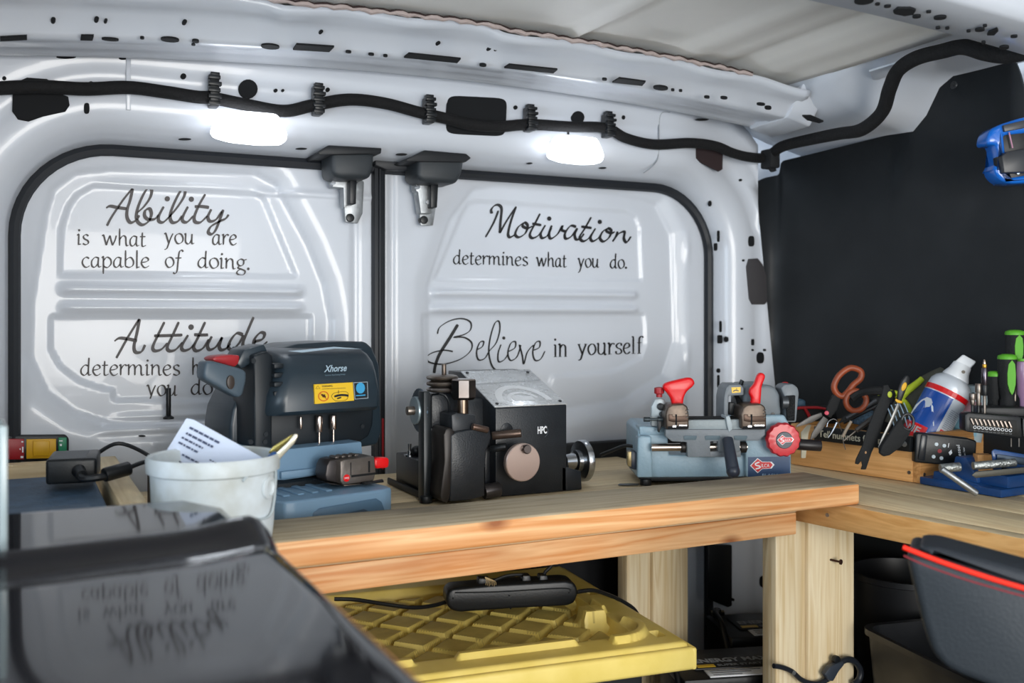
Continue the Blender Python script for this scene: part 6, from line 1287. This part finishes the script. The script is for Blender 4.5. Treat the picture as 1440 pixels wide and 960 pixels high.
# batteries
BATT = mat('battery_black', '141517', .45, bump=.2, bscale=120)
def battery(label, px, py, z, rz, sgn, h):
    p = PZ(px, py, z); F = Fr((p.x, p.y, 0), rz); t = T('car_battery', label, 'battery', F.loc, rz)
    b = B(); b.box((-.115, -.072, .0), (.115, .072, z-.02), bev=.004); b.o('case', BATT, t)
    b = B(); b.box((-.118, -.075, z-.02), (.118, .075, z), bev=.005); b.o('lid', BATT, t)
    b = B(); b.box((-.085, -.035, z), (.095, .04, z+.004), bev=.002); b.o('cell_cover', BATT, t)
    b = B(); b.box((-.07, -.070, z+.0002), (.055, -.037, z+.0022), bev=.0004); lab(b.o('spec_label', LBLW, t), 'white data label')
    b = B()
    for k in range(3): b.box((-.062, -.065+.009*k, z+.0022), (-.01+.02*k, -.062+.009*k, z+.0026))
    b.o('label_print', mat('lp', '6a6f78', .5), t)
    b = B(); b.box((-.078, -.030, z+.004), (-.045, -.018, z+.0045)); b.o('yellow_flash', YEL, t)
    text('brand_text', 'ENERGY MAX', mat('batt_txt', '9ea3a8', .5), t, (-.075, -.008, z+.0042), (1, 0, 0), (0, 1, 0), .018, .14, bold=.03); text('brand_text', 'SUPER START 24', mat('batt_txt2', '8d9296', .5), t, (-.04, -.028, z+.0042), (1, 0, 0), (0, 1, 0), .009, .10, bold=.02)
    for sx_ in (-1, 1):
        b = B(); b.cyl((sx_*.098, .055, z), (sx_*.098, .055, z+.018), .009, .008, bev=.001); b.cyl((sx_*.098-.014, .055, z+.009), (sx_*.098+.014, .055, z+.009), .006, n=6); b.o('terminal', STEEL, t)
    b = B(60); b.tube([(-.098, .055, z+.014), (-.115, .02, z+.02), (-.12, -.03, z+.012), (-.122, -.07, z-.03)], .0055); b.o('lead', BLK, t)
    return t
battery('black car battery with white data label, in front under the bench', 1032, 930, EYE-.615, -.30, 1, 0)
battery('black car battery at the back, half hidden by the near bench leg', 1088, 876, EYE-.615, -.30, 1, 0)
# dark tubs
t = T('black_bin', 'large shiny black open bin beside the bench leg', 'bin', (1.36, 1.06, 0), math.radians(-11))
def tub(pts_out, h, th_, m, name='shell'):
    b = B(); n = len(pts_out); bm = b.bm; cx = sum(p[0] for p in pts_out)/n; cy = sum(p[1] for p in pts_out)/n
    def R(s_, z): return [bm.verts.new((cx+(x-cx)*s_, cy+(y-cy)*s_, z)) for x, y in pts_out]
    rs = [R(.84, .001), R(1, h-.012), R(1.04, h-.01), R(1.04, h), R(.97, h), R(.95, h-.02), R(.80, .01)]
    for a, c_ in zip(rs, rs[1:]):
        for k in range(n): bm.faces.new((a[k], a[(k+1) % n], c_[(k+1) % n], c_[k]))
    bm.faces.new(rs[0][::-1]); bm.faces.new(rs[-1]); return b.o(name, m, t)
SHB = mat('bin_black', '1c1e22', .42, var=.4, vscale=9, rvar=.12)
rr = []; 
for cx_, cy_, a0 in [(.09, .13, 0), (-.09, .13, 90), (-.09, -.13, 180), (.09, -.13, 270)]:
    for k in range(6): a = math.radians(a0+18*k); rr.append((cx_+.03*math.cos(a), cy_+.03*math.sin(a)))
tub(rr, EYE-.52, .004, SHB)
t = T('black_bucket', 'deep matt black bucket behind the open bin', 'bucket', (1.49, 1.34, 0)); rr = [(.1*math.cos(2*pi*k/40), .1*math.sin(2*pi*k/40)) for k in range(40)]; tub(rr, EYE-.475, .004, mat('bucket_black', '17181b', .4))
t = T('black_crate', 'matt black storage crate in the dark corner under the side bench', 'crate', (1.50, .62, 0)); b = B(); b.box((-.08, -.12, .001), (.08, .10, .30), bev=.01); b.o('body', mat('crate_black', '121315', .7), t)
# cable strap hung on the leg
F = Fr(PY(1146, 940, 1.258), 0); L = F.p
t = T('cable_strap', 'black cable with a buckle strap wrapped round the foot of the near bench leg', 'strap', F.loc, 0)
b = B(60); b.tube([L(x, y, -.004) for x, y in [(1088, 936), (1100, 938), (1114, 944), (1128, 956), (1146, 961), (1160, 957), (1172, 950)]], .0042, n=8); b.o('cable', mat('strap_black', '20242b', .4), t)
b = B(); b.fp(F, [(1160, 948), (1167, 938), (1176, 933), (1186, 930), (1188, 934), (1180, 944), (1172, 958), (1166, 957)], -.014, -.004, bev=.002); b.o('buckle', mat('strap_slate', '333a44', .4), t)
b = B(60); b.tube([L(x, y, -.008) for x, y in [(1176, 934), (1190, 927), (1202, 930), (1210, 942), (1208, 955), (1200, 962)]], .0055, n=8); b.o('loop', bpy.data.materials['strap_black'], t)
b = B(); p = L(1178, 928, -.012); b.cyl(p, p+Vector((0, .008, 0)), .0068, bev=.001); b.o('knob', BLK, t)
b = B(); p = L(1117, 946, -.009); b.cyl(p, p+Vector((0, .003, 0)), .0035); b.o('rivet', ZINC, t)
# padded seat back with red piping, close to the camera at right
F = Fr(PD(1340, 860, .98), -TH-math.radians(25)); L = F.p
t = T('padded_seat', 'dark grey padded seat with a bright red piping line, blurred at lower right', 'seat', F.loc, F.rz)
SG = mat('seat_grey', '2f353b', .5, bump=.25, bscale=300, var=.15, vscale=6)
b = B(60); b.fp(F, [(1272, 775), (1300, 780), (1400, 812), (1500, 845), (1500, 1000), (1430, 982), (1380, 962), (1348, 950), (1326, 938), (1309, 917), (1297, 880), (1287, 840), (1278, 802)], .0, .09, bev=.010, seg=4); b.o('cushion', SG, t)
b = B(60); b.fp(F, [(1286, 771), (1310, 768), (1440, 803), (1500, 822), (1500, 852), (1400, 818), (1310, 784)], .008, .08, bev=.008, seg=4); b.o('top_pad', mat('seat_top', '272c33', .5, bump=.25, bscale=300), t)
b = B(60); b.tube([L(x, y, -.001) for x, y in [(1270, 769), (1290, 777), (1330, 792), (1390, 812), (1440, 827), (1500, 845)]], .0026, n=8); b.o('piping', mat('piping_red', 'ff2c14', .4), t)
b = B(60); b.tube([L(x, y, .0) for x, y in [(1271, 781), (1300, 794), (1350, 812), (1400, 827), (1440, 838), (1500, 852)]], .0009, n=6); b.o('stitching', mat('stitch_red', '8f2c34', .6), t)
pz = L(1440, 1000, .08); b = B(); b.cyl((pz.x, .03, -F.loc.z+.0), (pz.x, .03, L(1440, 960, .03).z), .03); b.o('pedestal', BLK, t)
